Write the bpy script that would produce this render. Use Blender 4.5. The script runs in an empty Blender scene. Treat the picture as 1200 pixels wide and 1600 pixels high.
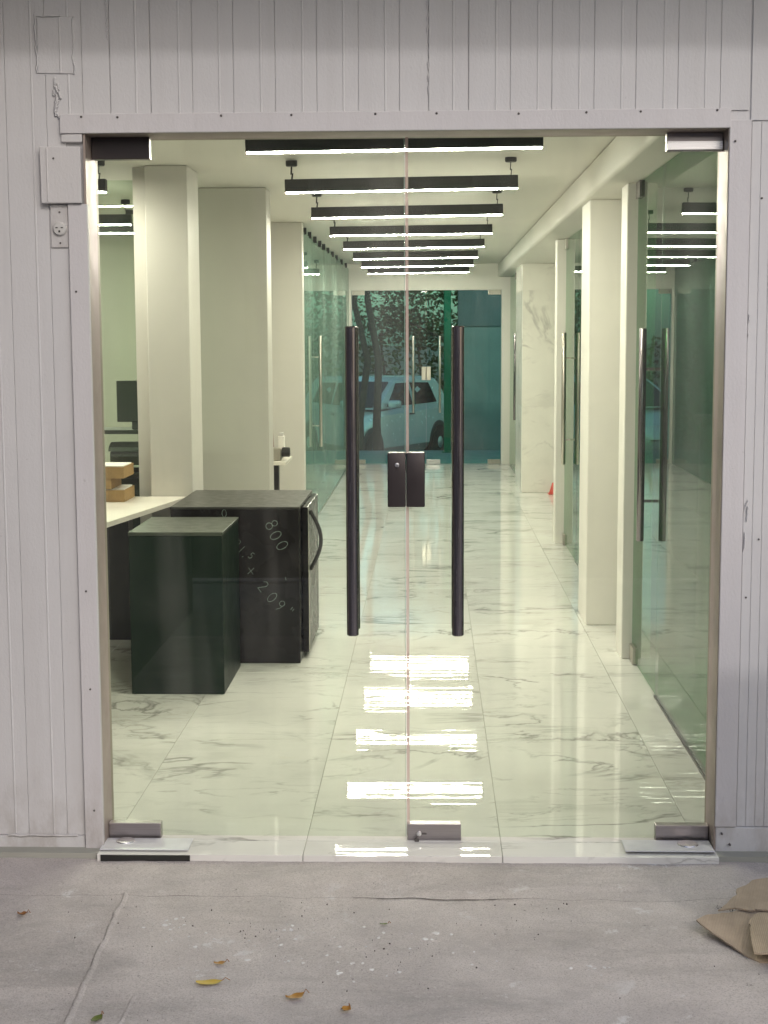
import bpy, bmesh, math, random
from mathutils import Vector, Matrix, noise
R = math.radians
scene = bpy.context.scene
C = scene.collection

# ------------------------------------------------------------------ camera, sky, sun, exposure
cam_d = bpy.data.cameras.new('camera')
cam = bpy.data.objects.new('camera', cam_d)
C.objects.link(cam)
r_ = Vector((0.99951431, 0.03084323, -0.00445431))
u_ = Vector((0.000883447, 0.114833241, 0.993384390))
f_ = Vector((-0.03115069, 0.99290585, -0.11475022))
cam.matrix_world = Matrix(((r_.x, u_.x, -f_.x, 0.0), (r_.y, u_.y, -f_.y, -4.6283), (r_.z, u_.z, -f_.z, 1.5998), (0, 0, 0, 1)))
cam_d.sensor_fit = 'VERTICAL'
cam_d.sensor_height = 24.0
cam_d.lens = 24.0 * 2370.69 / 1600.0
cam_d.clip_start = 0.05
cam_d.clip_end = 2000
scene.camera = cam

SUN_EL, SUN_AZ = R(32), R(158)          # low soft light from behind the photographer
world = bpy.data.worlds.new('World')
scene.world = world
world.use_nodes = True
wn = world.node_tree
sky = wn.nodes.new('ShaderNodeTexSky')
sky.sky_type = 'NISHITA'
sky.sun_disc = False
sky.sun_elevation = SUN_EL
sky.sun_rotation = SUN_AZ
sky.dust_density = 2.0
bg = wn.nodes['Background']
bg.inputs['Strength'].default_value = 0.15
wn.links.new(sky.outputs['Color'], bg.inputs['Color'])
sd = bpy.data.lights.new('sun', 'SUN')
sd.energy = 0.55
sd.angle = R(3)
sd.color = (1.0, 0.955, 0.93)
sun = bpy.data.objects.new('sun', sd)
C.objects.link(sun)
sdir = Vector((math.sin(SUN_AZ) * math.cos(SUN_EL), math.cos(SUN_AZ) * math.cos(SUN_EL), math.sin(SUN_EL)))
sun.rotation_euler = sdir.to_track_quat('Z', 'Y').to_euler()
sun.location = (0, -20, 12)
vs = scene.view_settings
vs.view_transform = 'Standard'
vs.look = 'None'
vs.gamma = 1
vs.use_curve_mapping = False
vs.exposure = 0.2
LAMP = 290.0
cy = scene.cycles
cy.use_denoising = True
cy.max_bounces = 12
cy.diffuse_bounces = 5
cy.glossy_bounces = 6
cy.transparent_max_bounces = 24
cy.transmission_bounces = 8
cy.sample_clamp_indirect = 6.0
cy.caustics_reflective = False
cy.caustics_refractive = False

# ------------------------------------------------------------------ helpers
WL = {}

def thing(name, loc, label, cat, group=None, kind=None):
    o = bpy.data.objects.new(name, None)
    o.empty_display_size = 0.1
    C.objects.link(o)
    o.location = loc
    WL[o] = Vector(loc)
    o['label'] = label
    o['category'] = cat
    if group: o['group'] = group
    if kind: o['kind'] = kind
    return o

def tag(o, label=None, cat=None, group=None, kind=None):
    if label: o['label'] = label
    if cat: o['category'] = cat
    if group: o['group'] = group
    if kind: o['kind'] = kind
    return o

def obj(name, bm, m, parent=None, loc=None, smooth=None, label=None):
    """link bm (given in world coordinates) as one mesh object, origin at loc or at the parent's origin"""
    base = Vector(loc) if loc is not None else (WL[parent] if parent else Vector((0, 0, 0)))
    bmesh.ops.recalc_face_normals(bm, faces=bm.faces[:])
    bm.transform(Matrix.Translation(-base))
    me = bpy.data.meshes.new(name)
    bm.to_mesh(me)
    bm.free()
    me.materials.append(m)
    if smooth is not None:
        for p in me.polygons: p.use_smooth = True
        me.set_sharp_from_angle(angle=R(smooth))
    o = bpy.data.objects.new(name, me)
    C.objects.link(o)
    WL[o] = base.copy()
    if parent:
        o.parent = parent
        o.location = base - WL[parent]
    else:
        o.location = base
    if label: o['label'] = label
    return o

def struct(name, bm, m, smooth=None):
    o = obj(name, bm, m, smooth=smooth)
    o['kind'] = 'structure'
    return o

def dup(root, loc=None, label=None, rot=None):
    n = root.copy()
    C.objects.link(n)
    if loc is not None: n.location = loc
    if rot is not None: n.rotation_euler = rot
    if label: n['label'] = label
    for ch in root.children:
        c = ch.copy(); C.objects.link(c); c.parent = n
        for g in ch.children:
            d = g.copy(); C.objects.link(d); d.parent = c
    return n

def B(bm, x0, x1, y0, y1, z0, z1, bev=0.0, seg=1):
    vs_ = [bm.verts.new((x, y, z)) for x in (x0, x1) for y in (y0, y1) for z in (z0, z1)]
    fs = [(0, 1, 3, 2), (4, 6, 7, 5), (0, 4, 5, 1), (2, 3, 7, 6), (0, 2, 6, 4), (1, 5, 7, 3)]
    faces = [bm.faces.new([vs_[i] for i in f]) for f in fs]
    if bev > 0:
        es = list({e for f in faces for e in f.edges})
        bmesh.ops.bevel(bm, geom=es, offset=bev, segments=seg, affect='EDGES', profile=0.5)
    return bm

def box(*a, **k):
    return B(bmesh.new(), *a, **k)

def tube(bm, pts, rad, n=10, cap=True):
    """tube along pts; rad a number or a list"""
    pts = [Vector(p) for p in pts]
    rads = rad if isinstance(rad, (list, tuple)) else [rad] * len(pts)
    rings = []
    prev = None
    for i, p in enumerate(pts):
        d = (pts[min(i + 1, len(pts) - 1)] - pts[max(i - 1, 0)]).normalized()
        if prev is None:
            a = Vector((0, 0, 1)) if abs(d.z) < 0.9 else Vector((1, 0, 0))
            prev = d.cross(a).normalized()
        s = (prev - d * prev.dot(d)).normalized()
        prev = s
        t = d.cross(s)
        rings.append([bm.verts.new(p + (s * math.cos(2 * math.pi * k / n) + t * math.sin(2 * math.pi * k / n)) * rads[i]) for k in range(n)])
    for a, b in zip(rings, rings[1:]):
        for k in range(n):
            bm.faces.new((a[k], a[(k + 1) % n], b[(k + 1) % n], b[k]))
    if cap:
        bm.faces.new(rings[0][::-1]); bm.faces.new(rings[-1])
    return bm

def lathe(bm, prof, center, axis='Z', n=24):
    """prof: list of (radius, height)"""
    c = Vector(center)
    rings = []
    for r, h in prof:
        ring = []
        for k in range(n):
            a = 2 * math.pi * k / n
            x, y = r * math.cos(a), r * math.sin(a)
            v = {'Z': (x, y, h), 'Y': (x, h, y), 'X': (h, x, y)}[axis]
            ring.append(bm.verts.new(c + Vector(v)))
        rings.append(ring)
    for a, b in zip(rings, rings[1:]):
        for k in range(n):
            bm.faces.new((a[k], a[(k + 1) % n], b[(k + 1) % n], b[k]))
    bm.faces.new(rings[0][::-1]); bm.faces.new(rings[-1])
    return bm

def prism(bm, poly, axis, a0, a1):
    """extrude a 2D polygon along axis"""
    def P(u, v, w): return {'X': (w, u, v), 'Y': (u, w, v), 'Z': (u, v, w)}[axis]
    lo = [bm.verts.new(P(u, v, a0)) for u, v in poly]
    hi = [bm.verts.new(P(u, v, a1)) for u, v in poly]
    n = len(poly)
    bm.faces.new(lo); bm.faces.new(hi)
    for i in range(n):
        bm.faces.new((lo[i], lo[(i + 1) % n], hi[(i + 1) % n], hi[i]))
    return bm

# ------------------------------------------------------------------ materials
class N:
    def __init__(s, name):
        s.m = bpy.data.materials.new(name); s.m.use_nodes = True
        s.t = s.m.node_tree
        for n in list(s.t.nodes): s.t.nodes.remove(n)
        s.out = s.n('ShaderNodeOutputMaterial')
    def n(s, typ, **k):
        nd = s.t.nodes.new(typ)
        for a, v in k.items(): setattr(nd, a, v)
        return nd
    def l(s, a, b): s.t.links.new(a, b)
    def coords(s, kind='Object', scale=(1, 1, 1), rot=(0, 0, 0), rnd=0.0):
        tc = s.n('ShaderNodeTexCoord'); mp = s.n('ShaderNodeMapping')
        mp.inputs['Scale'].default_value = scale
        mp.inputs['Rotation'].default_value = rot
        src = tc.outputs[kind]
        if rnd:
            oi = s.n('ShaderNodeObjectInfo'); mm = s.n('ShaderNodeVectorMath', operation='SCALE')
            cx = s.n('ShaderNodeCombineXYZ')
            s.l(oi.outputs['Random'], cx.inputs[0]); s.l(oi.outputs['Random'], cx.inputs[1])
            cx.inputs[2].default_value = 0.3
            s.l(cx.outputs[0], mm.inputs[0]); mm.inputs['Scale'].default_value = rnd
            ad = s.n('ShaderNodeVectorMath', operation='ADD')
            s.l(src, ad.inputs[0]); s.l(mm.outputs[0], ad.inputs[1]); src = ad.outputs[0]
        s.l(src, mp.inputs['Vector'])
        return mp.outputs['Vector']
    def noise(s, vec, scale, detail=4, rough=0.55, dist=0.0):
        nd = s.n('ShaderNodeTexNoise')
        nd.inputs['Scale'].default_value = scale; nd.inputs['Detail'].default_value = detail
        nd.inputs['Roughness'].default_value = rough; nd.inputs['Distortion'].default_value = dist
        s.l(vec, nd.inputs['Vector'])
        return nd.outputs['Fac']
    def ramp(s, fac, stops):
        nd = s.n('ShaderNodeValToRGB')
        els = nd.color_ramp.elements
        while len(els) < len(stops): els.new(0.5)
        for e, (p, c) in zip(els, stops):
            e.position = p
            e.color = (c, c, c, 1) if isinstance(c, (int, float)) else (*c, 1)
        s.l(fac, nd.inputs['Fac'])
        return nd.outputs['Color']
    def math(s, op, a, b=None, clamp=False):
        nd = s.n('ShaderNodeMath', operation=op, use_clamp=clamp)
        for i, v in enumerate((a, b)):
            if v is None: continue
            if isinstance(v, (int, float)): nd.inputs[i].default_value = v
            else: s.l(v, nd.inputs[i])
        return nd.outputs[0]
    def mix(s, fac, a, b, blend='MIX'):
        nd = s.n('ShaderNodeMix', data_type='RGBA', blend_type=blend)
        for i, v in ((0, fac), (6, a), (7, b)):
            if isinstance(v, (int, float)): nd.inputs[i].default_value = v
            elif isinstance(v, tuple): nd.inputs[i].default_value = (*v, 1)
            else: s.l(v, nd.inputs[i])
        return nd.outputs[2]
    def bump(s, h, strength, dist=0.01):
        nd = s.n('ShaderNodeBump'); nd.inputs['Strength'].default_value = strength
        nd.inputs['Distance'].default_value = dist
        s.l(h, nd.inputs['Height'])
        return nd.outputs['Normal']
    def bsdf(s, col, rough=0.5, metal=0.0, normal=None, spec=0.5, **k):
        nd = s.n('ShaderNodeBsdfPrincipled')
        for key, v in (('Base Color', col), ('Roughness', rough), ('Metallic', metal)):
            if isinstance(v, tuple): nd.inputs[key].default_value = (*v, 1)
            elif isinstance(v, (int, float)): nd.inputs[key].default_value = v
            else: s.l(v, nd.inputs[key])
        nd.inputs['Specular IOR Level'].default_value = spec
        for key, v in k.items(): nd.inputs[key.replace('_', ' ')].default_value = v
        if normal: s.l(normal, nd.inputs['Normal'])
        s.l(nd.outputs[0], s.out.inputs['Surface'])
        return nd

def simple(name, col, rough=0.5, metal=0.0, spec=0.5, var=0.06, scale=6.0, bump=0.0, bscale=80.0):
    m = N(name)
    v = m.coords()
    f = m.noise(v, scale, 5)
    c = m.ramp(f, [(0.3, tuple(x * (1 - var) for x in col)), (0.7, tuple(min(1, x * (1 + var)) for x in col))])
    rr = m.ramp(m.noise(v, scale * 2.3, 4), [(0.3, max(0, rough - 0.06)), (0.7, min(1, rough + 0.06))])
    nm = m.bump(m.noise(v, bscale, 4), bump, 0.002) if bump else None
    m.bsdf(c, rr, metal, nm, spec)
    return m.m

def paint_panel(name, col, tint):
    m = N(name)
    v = m.coords()
    big = m.noise(v, 1.6, 4, 0.6)
    c = m.ramp(big, [(0.3, col), (0.7, tint)])
    streak = m.noise(m.coords(scale=(9, 9, 0.5)), 2.0, 4, 0.6)
    c = m.mix(m.ramp(streak, [(0.5, 0.0), (0.8, 0.16)]), c, (0.36, 0.33, 0.31))
    sp = m.noise(v, 34, 3, 0.7)
    c = m.mix(m.ramp(sp, [(0.69, 0.0), (0.76, 0.28)]), c, (0.25, 0.23, 0.21))
    tc = m.n('ShaderNodeTexCoord'); sp_ = m.n('ShaderNodeSeparateXYZ'); m.l(tc.outputs['Object'], sp_.inputs[0])
    low = m.ramp(sp_.outputs['Z'], [(0.02, 1.0), (0.30, 0.0)])      # splashed dirt along the foot of the wall
    dn = m.ramp(m.noise(m.coords(scale=(1, 1, 0.5)), 11, 5, 0.7), [(0.42, 0.0), (0.7, 0.75)])
    c = m.mix(m.math('MULTIPLY', low, dn), c, (0.33, 0.295, 0.265))
    fine = m.noise(m.coords(scale=(1, 1, 0.55)), 150, 4, 0.6)
    drips = m.noise(m.coords(scale=(1, 1, 0.22)), 48, 3, 0.5)
    h = m.math('ADD', fine, m.math('MULTIPLY', drips, 0.8))
    m.bsdf(c, m.ramp(big, [(0.3, 0.5), (0.7, 0.62)]), 0, m.bump(h, 0.34, 0.003), 0.35)
    return m.m

def glass(name, tint, gain=1.6, haze=0.0, hazecol=(0.5, 0.55, 0.5), film=0.0):
    """flat sheet glass: what goes straight through is tinted, the outer face reflects by Fresnel"""
    m = N(name)
    tr = m.n('ShaderNodeBsdfTransparent'); tr.inputs['Color'].default_value = (*tint, 1)
    gl = m.n('ShaderNodeBsdfGlossy'); gl.inputs['Roughness'].default_value = 0.0
    gl.inputs['Color'].default_value = (0.95, 1.0, 0.96, 1)
    fr = m.n('ShaderNodeFresnel'); fr.inputs['IOR'].default_value = 1.5
    ge = m.n('ShaderNodeNewGeometry')
    fac = m.math('MULTIPLY', fr.outputs[0], gain, True)
    fac = m.math('MULTIPLY', fac, m.math('SUBTRACT', 1.0, ge.outputs['Backfacing']))
    mx = m.n('ShaderNodeMixShader')
    m.l(fac, mx.inputs[0]); m.l(tr.outputs[0], mx.inputs[1]); m.l(gl.outputs[0], mx.inputs[2])
    last = mx.outputs[0]
    if haze:                              # fingermarks, dust and smears on the pane, plus painted reflection bands
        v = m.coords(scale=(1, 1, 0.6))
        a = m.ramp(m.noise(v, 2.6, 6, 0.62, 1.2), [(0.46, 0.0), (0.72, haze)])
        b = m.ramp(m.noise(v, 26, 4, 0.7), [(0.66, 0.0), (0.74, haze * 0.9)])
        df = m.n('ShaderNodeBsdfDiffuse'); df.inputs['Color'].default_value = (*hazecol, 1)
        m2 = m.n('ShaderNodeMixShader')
        w = m.ramp(m.noise(m.coords(scale=(3.4, 1, 0.30)), 1.15, 3, 0.5, 0.5), [(0.47, 0.0), (0.70, haze * 3.0)])  # pale upright bands painted in as soft reflections of outdoors
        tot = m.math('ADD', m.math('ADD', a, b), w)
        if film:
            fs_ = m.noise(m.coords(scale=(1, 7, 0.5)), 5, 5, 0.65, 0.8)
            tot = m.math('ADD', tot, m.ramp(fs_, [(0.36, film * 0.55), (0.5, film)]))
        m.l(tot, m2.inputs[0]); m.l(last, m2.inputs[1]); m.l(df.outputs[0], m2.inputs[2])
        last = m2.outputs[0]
    m.l(last, m.out.inputs['Surface'])
    return m.m

def seal(name, col, clear):
    m = N(name)
    tr = m.n('ShaderNodeBsdfTransparent'); tr.inputs['Color'].default_value = (0.95, 0.93, 0.9, 1)
    df = m.n('ShaderNodeBsdfPrincipled'); df.inputs['Base Color'].default_value = (*col, 1); df.inputs['Roughness'].default_value = 0.25
    mx = m.n('ShaderNodeMixShader')
    m.l(m.ramp(m.noise(m.coords(scale=(1, 1, 0.4)), 6, 3), [(0.35, clear - 0.15), (0.65, clear + 0.2)]), mx.inputs[0])
    m.l(tr.outputs[0], mx.inputs[1]); m.l(df.outputs[0], mx.inputs[2]); m.l(mx.outputs[0], m.out.inputs['Surface'])
    return m.m

def marble(name, base, rough, rnd=37.0, veins=1.0, wave=0.05, ripple=1.25):
    m = N(name)
    v = m.coords(rnd=rnd, scale=(1.0, 1.0, 1.0), rot=(0, 0, R(-24)))
    vs_ = m.coords(rnd=rnd, scale=(0.62, 1.5, 1.0), rot=(0, 0, R(-24)))
    cloud = m.noise(v, 1.5, 5, 0.6)
    c = m.ramp(cloud, [(0.32, tuple(b * 0.9 for b in base)), (0.62, base)])
    def vein(scale, dist, w, seed):
        mp = m.n('ShaderNodeVectorMath', operation='ADD'); m.l(vs_, mp.inputs[0]); mp.inputs[1].default_value = (seed, seed * 1.7, 0)
        f = m.noise(mp.outputs[0], scale, 6, 0.58, dist)
        d = m.math('ABSOLUTE', m.math('SUBTRACT', f, 0.5))
        return m.ramp(d, [(0.0, 1.0), (w * 0.4, 0.55), (w, 0.0)])
    mask1 = m.ramp(m.noise(v, 2.1, 2), [(0.44, 0.0), (0.60, 1.0)])
    mask2 = m.ramp(m.noise(v, 3.4, 2), [(0.46, 0.0), (0.64, 1.0)])
    v1 = m.math('MULTIPLY', vein(1.15, 0.9, 0.019, 3.1), mask1)
    v2 = m.math('MULTIPLY', vein(2.6, 1.2, 0.018, 9.4), mask2)
    v3 = m.math('MULTIPLY', vein(0.9, 0.6, 0.07, 3.1), mask1)
    c = m.mix(m.math('MULTIPLY', v3, 0.34 * veins), c, (0.47, 0.455, 0.42))
    c = m.mix(m.math('MULTIPLY', v2, 0.6 * veins), c, (0.30, 0.29, 0.265))
    c = m.mix(m.math('MULTIPLY', v1, 0.75 * veins), c, (0.20, 0.195, 0.18))
    h = m.noise(m.coords(rnd=rnd), 3.2, 3, 0.6)
    rg = m.ramp(m.noise(v, 5, 4, 0.6), [(0.3, rough), (0.75, rough + 0.012)])
    rp = m.noise(m.coords(rnd=rnd, scale=(0.55, 21.0, 1.0), rot=(0, 0, R(1.2))), 1.0, 2, 0.5)
    h = m.math('ADD', m.math('MULTIPLY', h, wave), m.math('MULTIPLY', rp, wave * ripple))
    m.bsdf(c, rg, 0, m.bump(h, 1.0, 0.01), 0.32)
    return m.m

def concrete():
    m = N('concrete')
    v = m.coords()
    n1 = m.noise(v, 1.3, 6, 0.62)
    n2 = m.noise(v, 6, 6, 0.68)
    c = m.ramp(n1, [(0.3, (0.545, 0.50, 0.48)), (0.5, (0.63, 0.58, 0.56)), (0.7, (0.69, 0.64, 0.62))])
    c = m.mix(m.ramp(n2, [(0.4, 0.0), (0.72, 0.5)]), c, (0.37, 0.342, 0.335))
    st = m.noise(m.coords(scale=(0.5, 1.5, 1)), 2.1, 6, 0.68, 0.6)
    c = m.mix(m.ramp(st, [(0.50, 0.0), (0.65, 0.65)]), c, (0.33, 0.31, 0.30))
    pk = m.noise(m.coords(scale=(0.7, 1, 1)), 1.7, 4, 0.6)
    c = m.mix(m.ramp(pk, [(0.5, 0.0), (0.68, 0.5)]), c, (0.60, 0.535, 0.505))
    gr = m.noise(v, 210, 3, 0.8)
    c = m.mix(m.ramp(gr, [(0.36, 0.75), (0.51, 0.0)]), c, (0.34, 0.31, 0.295))
    gr2 = m.noise(v, 75, 4, 0.8)
    c = m.mix(m.ramp(gr2, [(0.54, 0.0), (0.72, 0.5)]), c, (0.70, 0.67, 0.65))
    ag = m.n('ShaderNodeTexVoronoi'); ag.inputs['Scale'].default_value = 85; m.l(v, ag.inputs['Vector'])
    c = m.mix(m.math('MULTIPLY', m.ramp(ag.outputs['Distance'], [(0.12, 1.0), (0.22, 0.0)]), m.ramp(m.noise(v, 5, 3), [(0.5, 0.0), (0.7, 0.55)])), c, (0.25, 0.23, 0.22))
    pt = m.math('MULTIPLY', m.ramp(m.noise(v, 9, 7, 0.78, 0.4), [(0.585, 0.0), (0.64, 1.0)]), m.ramp(m.noise(v, 2.2, 2), [(0.50, 0.0), (0.6, 1.0)]))
    c = m.mix(m.math('MULTIPLY', pt, 0.8), c, (0.72, 0.71, 0.71))
    dk = m.noise(v, 46, 3, 0.7)
    c = m.mix(m.ramp(dk, [(0.68, 0.0), (0.73, 0.6)]), c, (0.16, 0.145, 0.135))
    cw = m.noise(v, 3.1, 6, 0.65, 0.5)
    cr = m.ramp(m.math('ABSOLUTE', m.math('SUBTRACT', cw, 0.5)), [(0.0, 1.0), (0.0035, 0.0)])
    cr = m.math('MULTIPLY', cr, m.ramp(m.noise(v, 1.1, 2), [(0.55, 0.0), (0.64, 0.22)]))
    c = m.mix(cr, c, (0.15, 0.135, 0.125))
    h = m.math('ADD', m.math('MULTIPLY', m.noise(v, 120, 5, 0.75), 0.5), m.math('MULTIPLY', n2, 0.9))
    h = m.math('ADD', h, m.math('MULTIPLY', gr2, 0.35))
    tw = m.noise(m.coords(scale=(0.9, 3.2, 1), rot=(0, 0, R(8))), 9, 4, 0.6, 1.0)
    h = m.math('ADD', h, m.math('MULTIPLY', tw, 0.35))
    h = m.math('SUBTRACT', h, m.math('MULTIPLY', cr, 0.6))
    m.bsdf(c, 0.9, 0, m.bump(h, 1.0, 0.009), 0.2)
    return m.m

def brushed(name, col, rough, along='Z'):
    m = N(name)
    sc = {'Z': (60, 60, 0.8), 'X': (0.8, 60, 60)}[along]
    f = m.noise(m.coords(scale=sc), 9, 3, 0.5)
    c = m.ramp(f, [(0.3, tuple(x * 0.85 for x in col)), (0.7, tuple(x * 1.1 for x in col))])
    m.bsdf(c, m.ramp(f, [(0.3, rough - 0.06), (0.7, rough + 0.08)]), 1.0, m.bump(f, 0.015, 0.001))
    return m.m

def emit(name, col, st):
    m = N(name)
    e = m.n('ShaderNodeEmission'); e.inputs['Color'].default_value = (*col, 1); e.inputs['Strength'].default_value = st
    m.l(e.outputs[0], m.out.inputs['Surface'])
    return m.m

def cardboard(name, col, ridge=0.12, sc=45):
    m = N(name)
    v = m.coords()
    fl = m.n('ShaderNodeTexWave'); fl.bands_direction = 'X'; fl.inputs['Scale'].default_value = sc; fl.inputs['Distortion'].default_value = 0.6
    m.l(m.coords(rot=(0, 0, R(18))), fl.inputs['Vector'])
    n1 = m.noise(v, 14, 5, 0.65)
    c = m.ramp(n1, [(0.3, tuple(x * 0.82 for x in col)), (0.7, tuple(x * 1.1 for x in col))])
    c = m.mix(m.math('MULTIPLY', fl.outputs['Fac'], ridge), c, tuple(x * 0.6 for x in col))
    m.bsdf(c, 0.85, 0, m.bump(m.math('ADD', fl.outputs['Fac'], n1), 0.25, 0.002), 0.2)
    return m.m

def leafmat(name, a, b, rough=0.5):
    m = N(name)
    n1 = m.noise(m.coords(), 40, 4, 0.6)
    m.bsdf(m.ramp(n1, [(0.35, a), (0.65, b)]), rough, 0, None, 0.3)
    return m.m

M = dict(
    panel=paint_panel('painted_panel', (0.555, 0.55, 0.557), (0.605, 0.60, 0.607)),
    trim=paint_panel('painted_trim', (0.555, 0.54, 0.55), (0.605, 0.59, 0.60)),
    patch=paint_panel('painted_patch', (0.55, 0.54, 0.54), (0.60, 0.588, 0.586)),
    white=simple('white_wall_paint', (0.80, 0.775, 0.72), 0.55, var=0.03, scale=2.0, bump=0.06, bscale=140),
    pale=simple('pale_wall_paint', (0.56, 0.54, 0.495), 0.5, var=0.03, scale=2.0, bump=0.06, bscale=140),
    grey=simple('grey_wall_paint', (0.46, 0.445, 0.40), 0.5, var=0.03, scale=2.0, bump=0.06, bscale=140),
    ceil=simple('ceiling_paint', (0.74, 0.72, 0.66), 0.6, var=0.025, scale=1.3),
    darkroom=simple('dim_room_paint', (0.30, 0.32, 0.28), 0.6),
    floor=marble('marble_floor', (0.78, 0.77, 0.73), 0.006, wave=0.035),
    wallmarble=marble('marble_wall', (0.86, 0.83, 0.77), 0.16, rnd=19.0, veins=0.6, wave=0.02, ripple=0.0),
    grout=simple('grout', (0.34, 0.34, 0.30), 0.8),
    concrete=concrete(),
    mortar=simple('mortar', (0.54, 0.50, 0.475), 0.9, var=0.35, scale=45, bump=0.9, bscale=90),
    crack=simple('crack_dirt', (0.13, 0.115, 0.105), 0.95, var=0.2),
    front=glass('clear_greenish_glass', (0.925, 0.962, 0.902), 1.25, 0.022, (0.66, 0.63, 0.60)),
    part=glass('green_partition_glass', (0.40, 0.65, 0.44), 0.9),
    film=glass('filmed_green_glass', (0.52, 0.76, 0.70), 0.9, 0.05, (0.34, 0.46, 0.40), film=0.22),
    teal=glass('teal_door_glass', (0.66, 0.925, 0.885), 0.6, 0.0),
    frost=simple('frosted_glass', (0.42, 0.42, 0.385), 0.3, var=0.03),
    office=glass('office_glass', (0.86, 0.925, 0.85), 1.3),
    edge=seal('clear_pinkish_seal', (0.74, 0.60, 0.53), 0.5),
    edgegreen=simple('green_glass_edge', (0.30, 0.42, 0.34), 0.2, var=0.05),
    handle=brushed('dark_brushed_steel', (0.27, 0.245, 0.255), 0.2),
    steel=brushed('brushed_steel', (0.36, 0.33, 0.335), 0.38, 'X'),
    satin=brushed('satin_steel', (0.60, 0.56, 0.50), 0.32),
    brightsteel=brushed('bright_steel', (0.80, 0.79, 0.80), 0.3, 'X'),
    bronze=simple('dark_brown_metal', (0.052, 0.043, 0.043), 0.34, 0.4, var=0.1),
    jamb=simple('beige_metal_jamb', (0.34, 0.28, 0.245), 0.45, 0.3, var=0.12),
    black=simple('black_metal', (0.018, 0.018, 0.017), 0.42, var=0.15),
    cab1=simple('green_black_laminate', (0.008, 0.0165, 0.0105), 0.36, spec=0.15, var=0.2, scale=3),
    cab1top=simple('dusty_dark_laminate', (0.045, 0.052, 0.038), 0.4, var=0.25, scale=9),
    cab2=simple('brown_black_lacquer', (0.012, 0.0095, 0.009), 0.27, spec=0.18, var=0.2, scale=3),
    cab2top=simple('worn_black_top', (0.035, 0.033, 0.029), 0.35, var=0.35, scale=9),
    chalk=simple('chalk', (0.22, 0.27, 0.245), 0.9, var=0.25, scale=60),
    plug=simple('white_plastic', (0.58, 0.57, 0.55), 0.35),
    plate=simple('white_coated_plate', (0.62, 0.62, 0.66), 0.35, 0.2, var=0.08, scale=14),
    screw=simple('dull_screw', (0.12, 0.11, 0.105), 0.5, 0.6),
    lamp=emit('lamp_light', (1.0, 0.92, 0.835), LAMP),
    desk=simple('white_desk_top', (0.70, 0.66, 0.59), 0.35, var=0.04),
    cardA=cardboard('brown_cardboard', (0.43, 0.345, 0.26)),
    cardR=cardboard('ridged_cardboard', (0.48, 0.385, 0.28), 0.4, 62),
    cardB=cardboard('tan_box_cardboard', (0.36, 0.235, 0.10)),
    paper=simple('white_paper', (0.72, 0.70, 0.66), 0.8),
    red=simple('red_plastic', (0.62, 0.06, 0.035), 0.4),
    plastic=simple('dark_plastic', (0.03, 0.034, 0.03), 0.35),
    maroon=simple('maroon_plastic', (0.20, 0.08, 0.07), 0.45),
    carpaint=simple('silver_car_paint', (0.86, 0.87, 0.87), 0.22, 0.45, var=0.02),
    carglass=simple('dark_car_glass', (0.015, 0.02, 0.022), 0.08),
    tyre=simple('tyre_rubber', (0.02, 0.02, 0.02), 0.8),
    asphalt=simple('asphalt', (0.06, 0.058, 0.056), 0.9, var=0.2, scale=20, bump=0.5, bscale=150),
    paving=simple('grey_paving', (0.30, 0.30, 0.29), 0.8, var=0.12, scale=5, bump=0.2),
    soil=simple('soil', (0.16, 0.13, 0.10), 0.95, var=0.25, scale=2),
    bark=simple('bark', (0.06, 0.048, 0.038), 0.9, var=0.3, scale=12, bump=0.8, bscale=30),
    foliage=leafmat('foliage', (0.035, 0.060, 0.020), (0.075, 0.115, 0.038)),
    greenpost=simple('green_painted_metal', (0.010, 0.16, 0.085), 0.4),
    outwall=simple('grey_plaster', (0.25, 0.26, 0.265), 0.8, var=0.12, scale=2.5, bump=0.25),
    outwall2=simple('dark_plaster', (0.15, 0.15, 0.165), 0.8, var=0.12, scale=2.5, bump=0.25),
    yellowleaf=leafmat('yellow_leaf', (0.50, 0.33, 0.02), (0.40, 0.30, 0.03)),
    brownleaf=leafmat('brown_leaf', (0.30, 0.15, 0.03), (0.42, 0.22, 0.04)),
    rustleaf=leafmat('rust_leaf', (0.22, 0.10, 0.04), (0.30, 0.14, 0.05)),
    greenleaf=leafmat('green_leaf', (0.08, 0.12, 0.02), (0.16, 0.17, 0.05)),
    fleck=simple('paint_fleck', (0.66, 0.65, 0.65), 0.7),
    crumb=simple('dark_crumb', (0.11, 0.095, 0.085), 0.9),
    skin=simple('skin', (0.36, 0.22, 0.155), 0.5),
    shirt=simple('dusty_red_cloth', (0.34, 0.085, 0.09), 0.85),
    trousers=simple('dark_cloth', (0.035, 0.035, 0.042), 0.85),
    hair=simple('black_hair', (0.012, 0.010, 0.009), 0.5),
)
rng = random.Random(7)

# ------------------------------------------------------------------ large structure: ground, floor, shell
struct('ground', box(-400, 400, -400, 400, -0.95, -0.80), M['soil'])
def grid_sheet(x0, x1, y0, y1, nx, ny, zf):
    bm = bmesh.new()
    vv = [[bm.verts.new((x0 + (x1 - x0) * i / nx, y0 + (y1 - y0) * j / ny, 0)) for i in range(nx + 1)] for j in range(ny + 1)]
    for row in vv:
        for v in row: v.co.z = zf(v.co.x, v.co.y)
    for j in range(ny):
        for i in range(nx):
            bm.faces.new((vv[j][i], vv[j][i + 1], vv[j + 1][i + 1], vv[j + 1][i]))
    return bm
def walk_z(x, y):
    z = -0.036 + 0.0035 * noise.noise(Vector((x * 1.3, y * 2.1, 0.3))) + 0.0014 * noise.noise(Vector((x * 7, y * 7, 1.7)))
    z -= 0.006 * max(0, min(1, (-0.30 - y) / 0.06)) - 0.006
    return z
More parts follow.
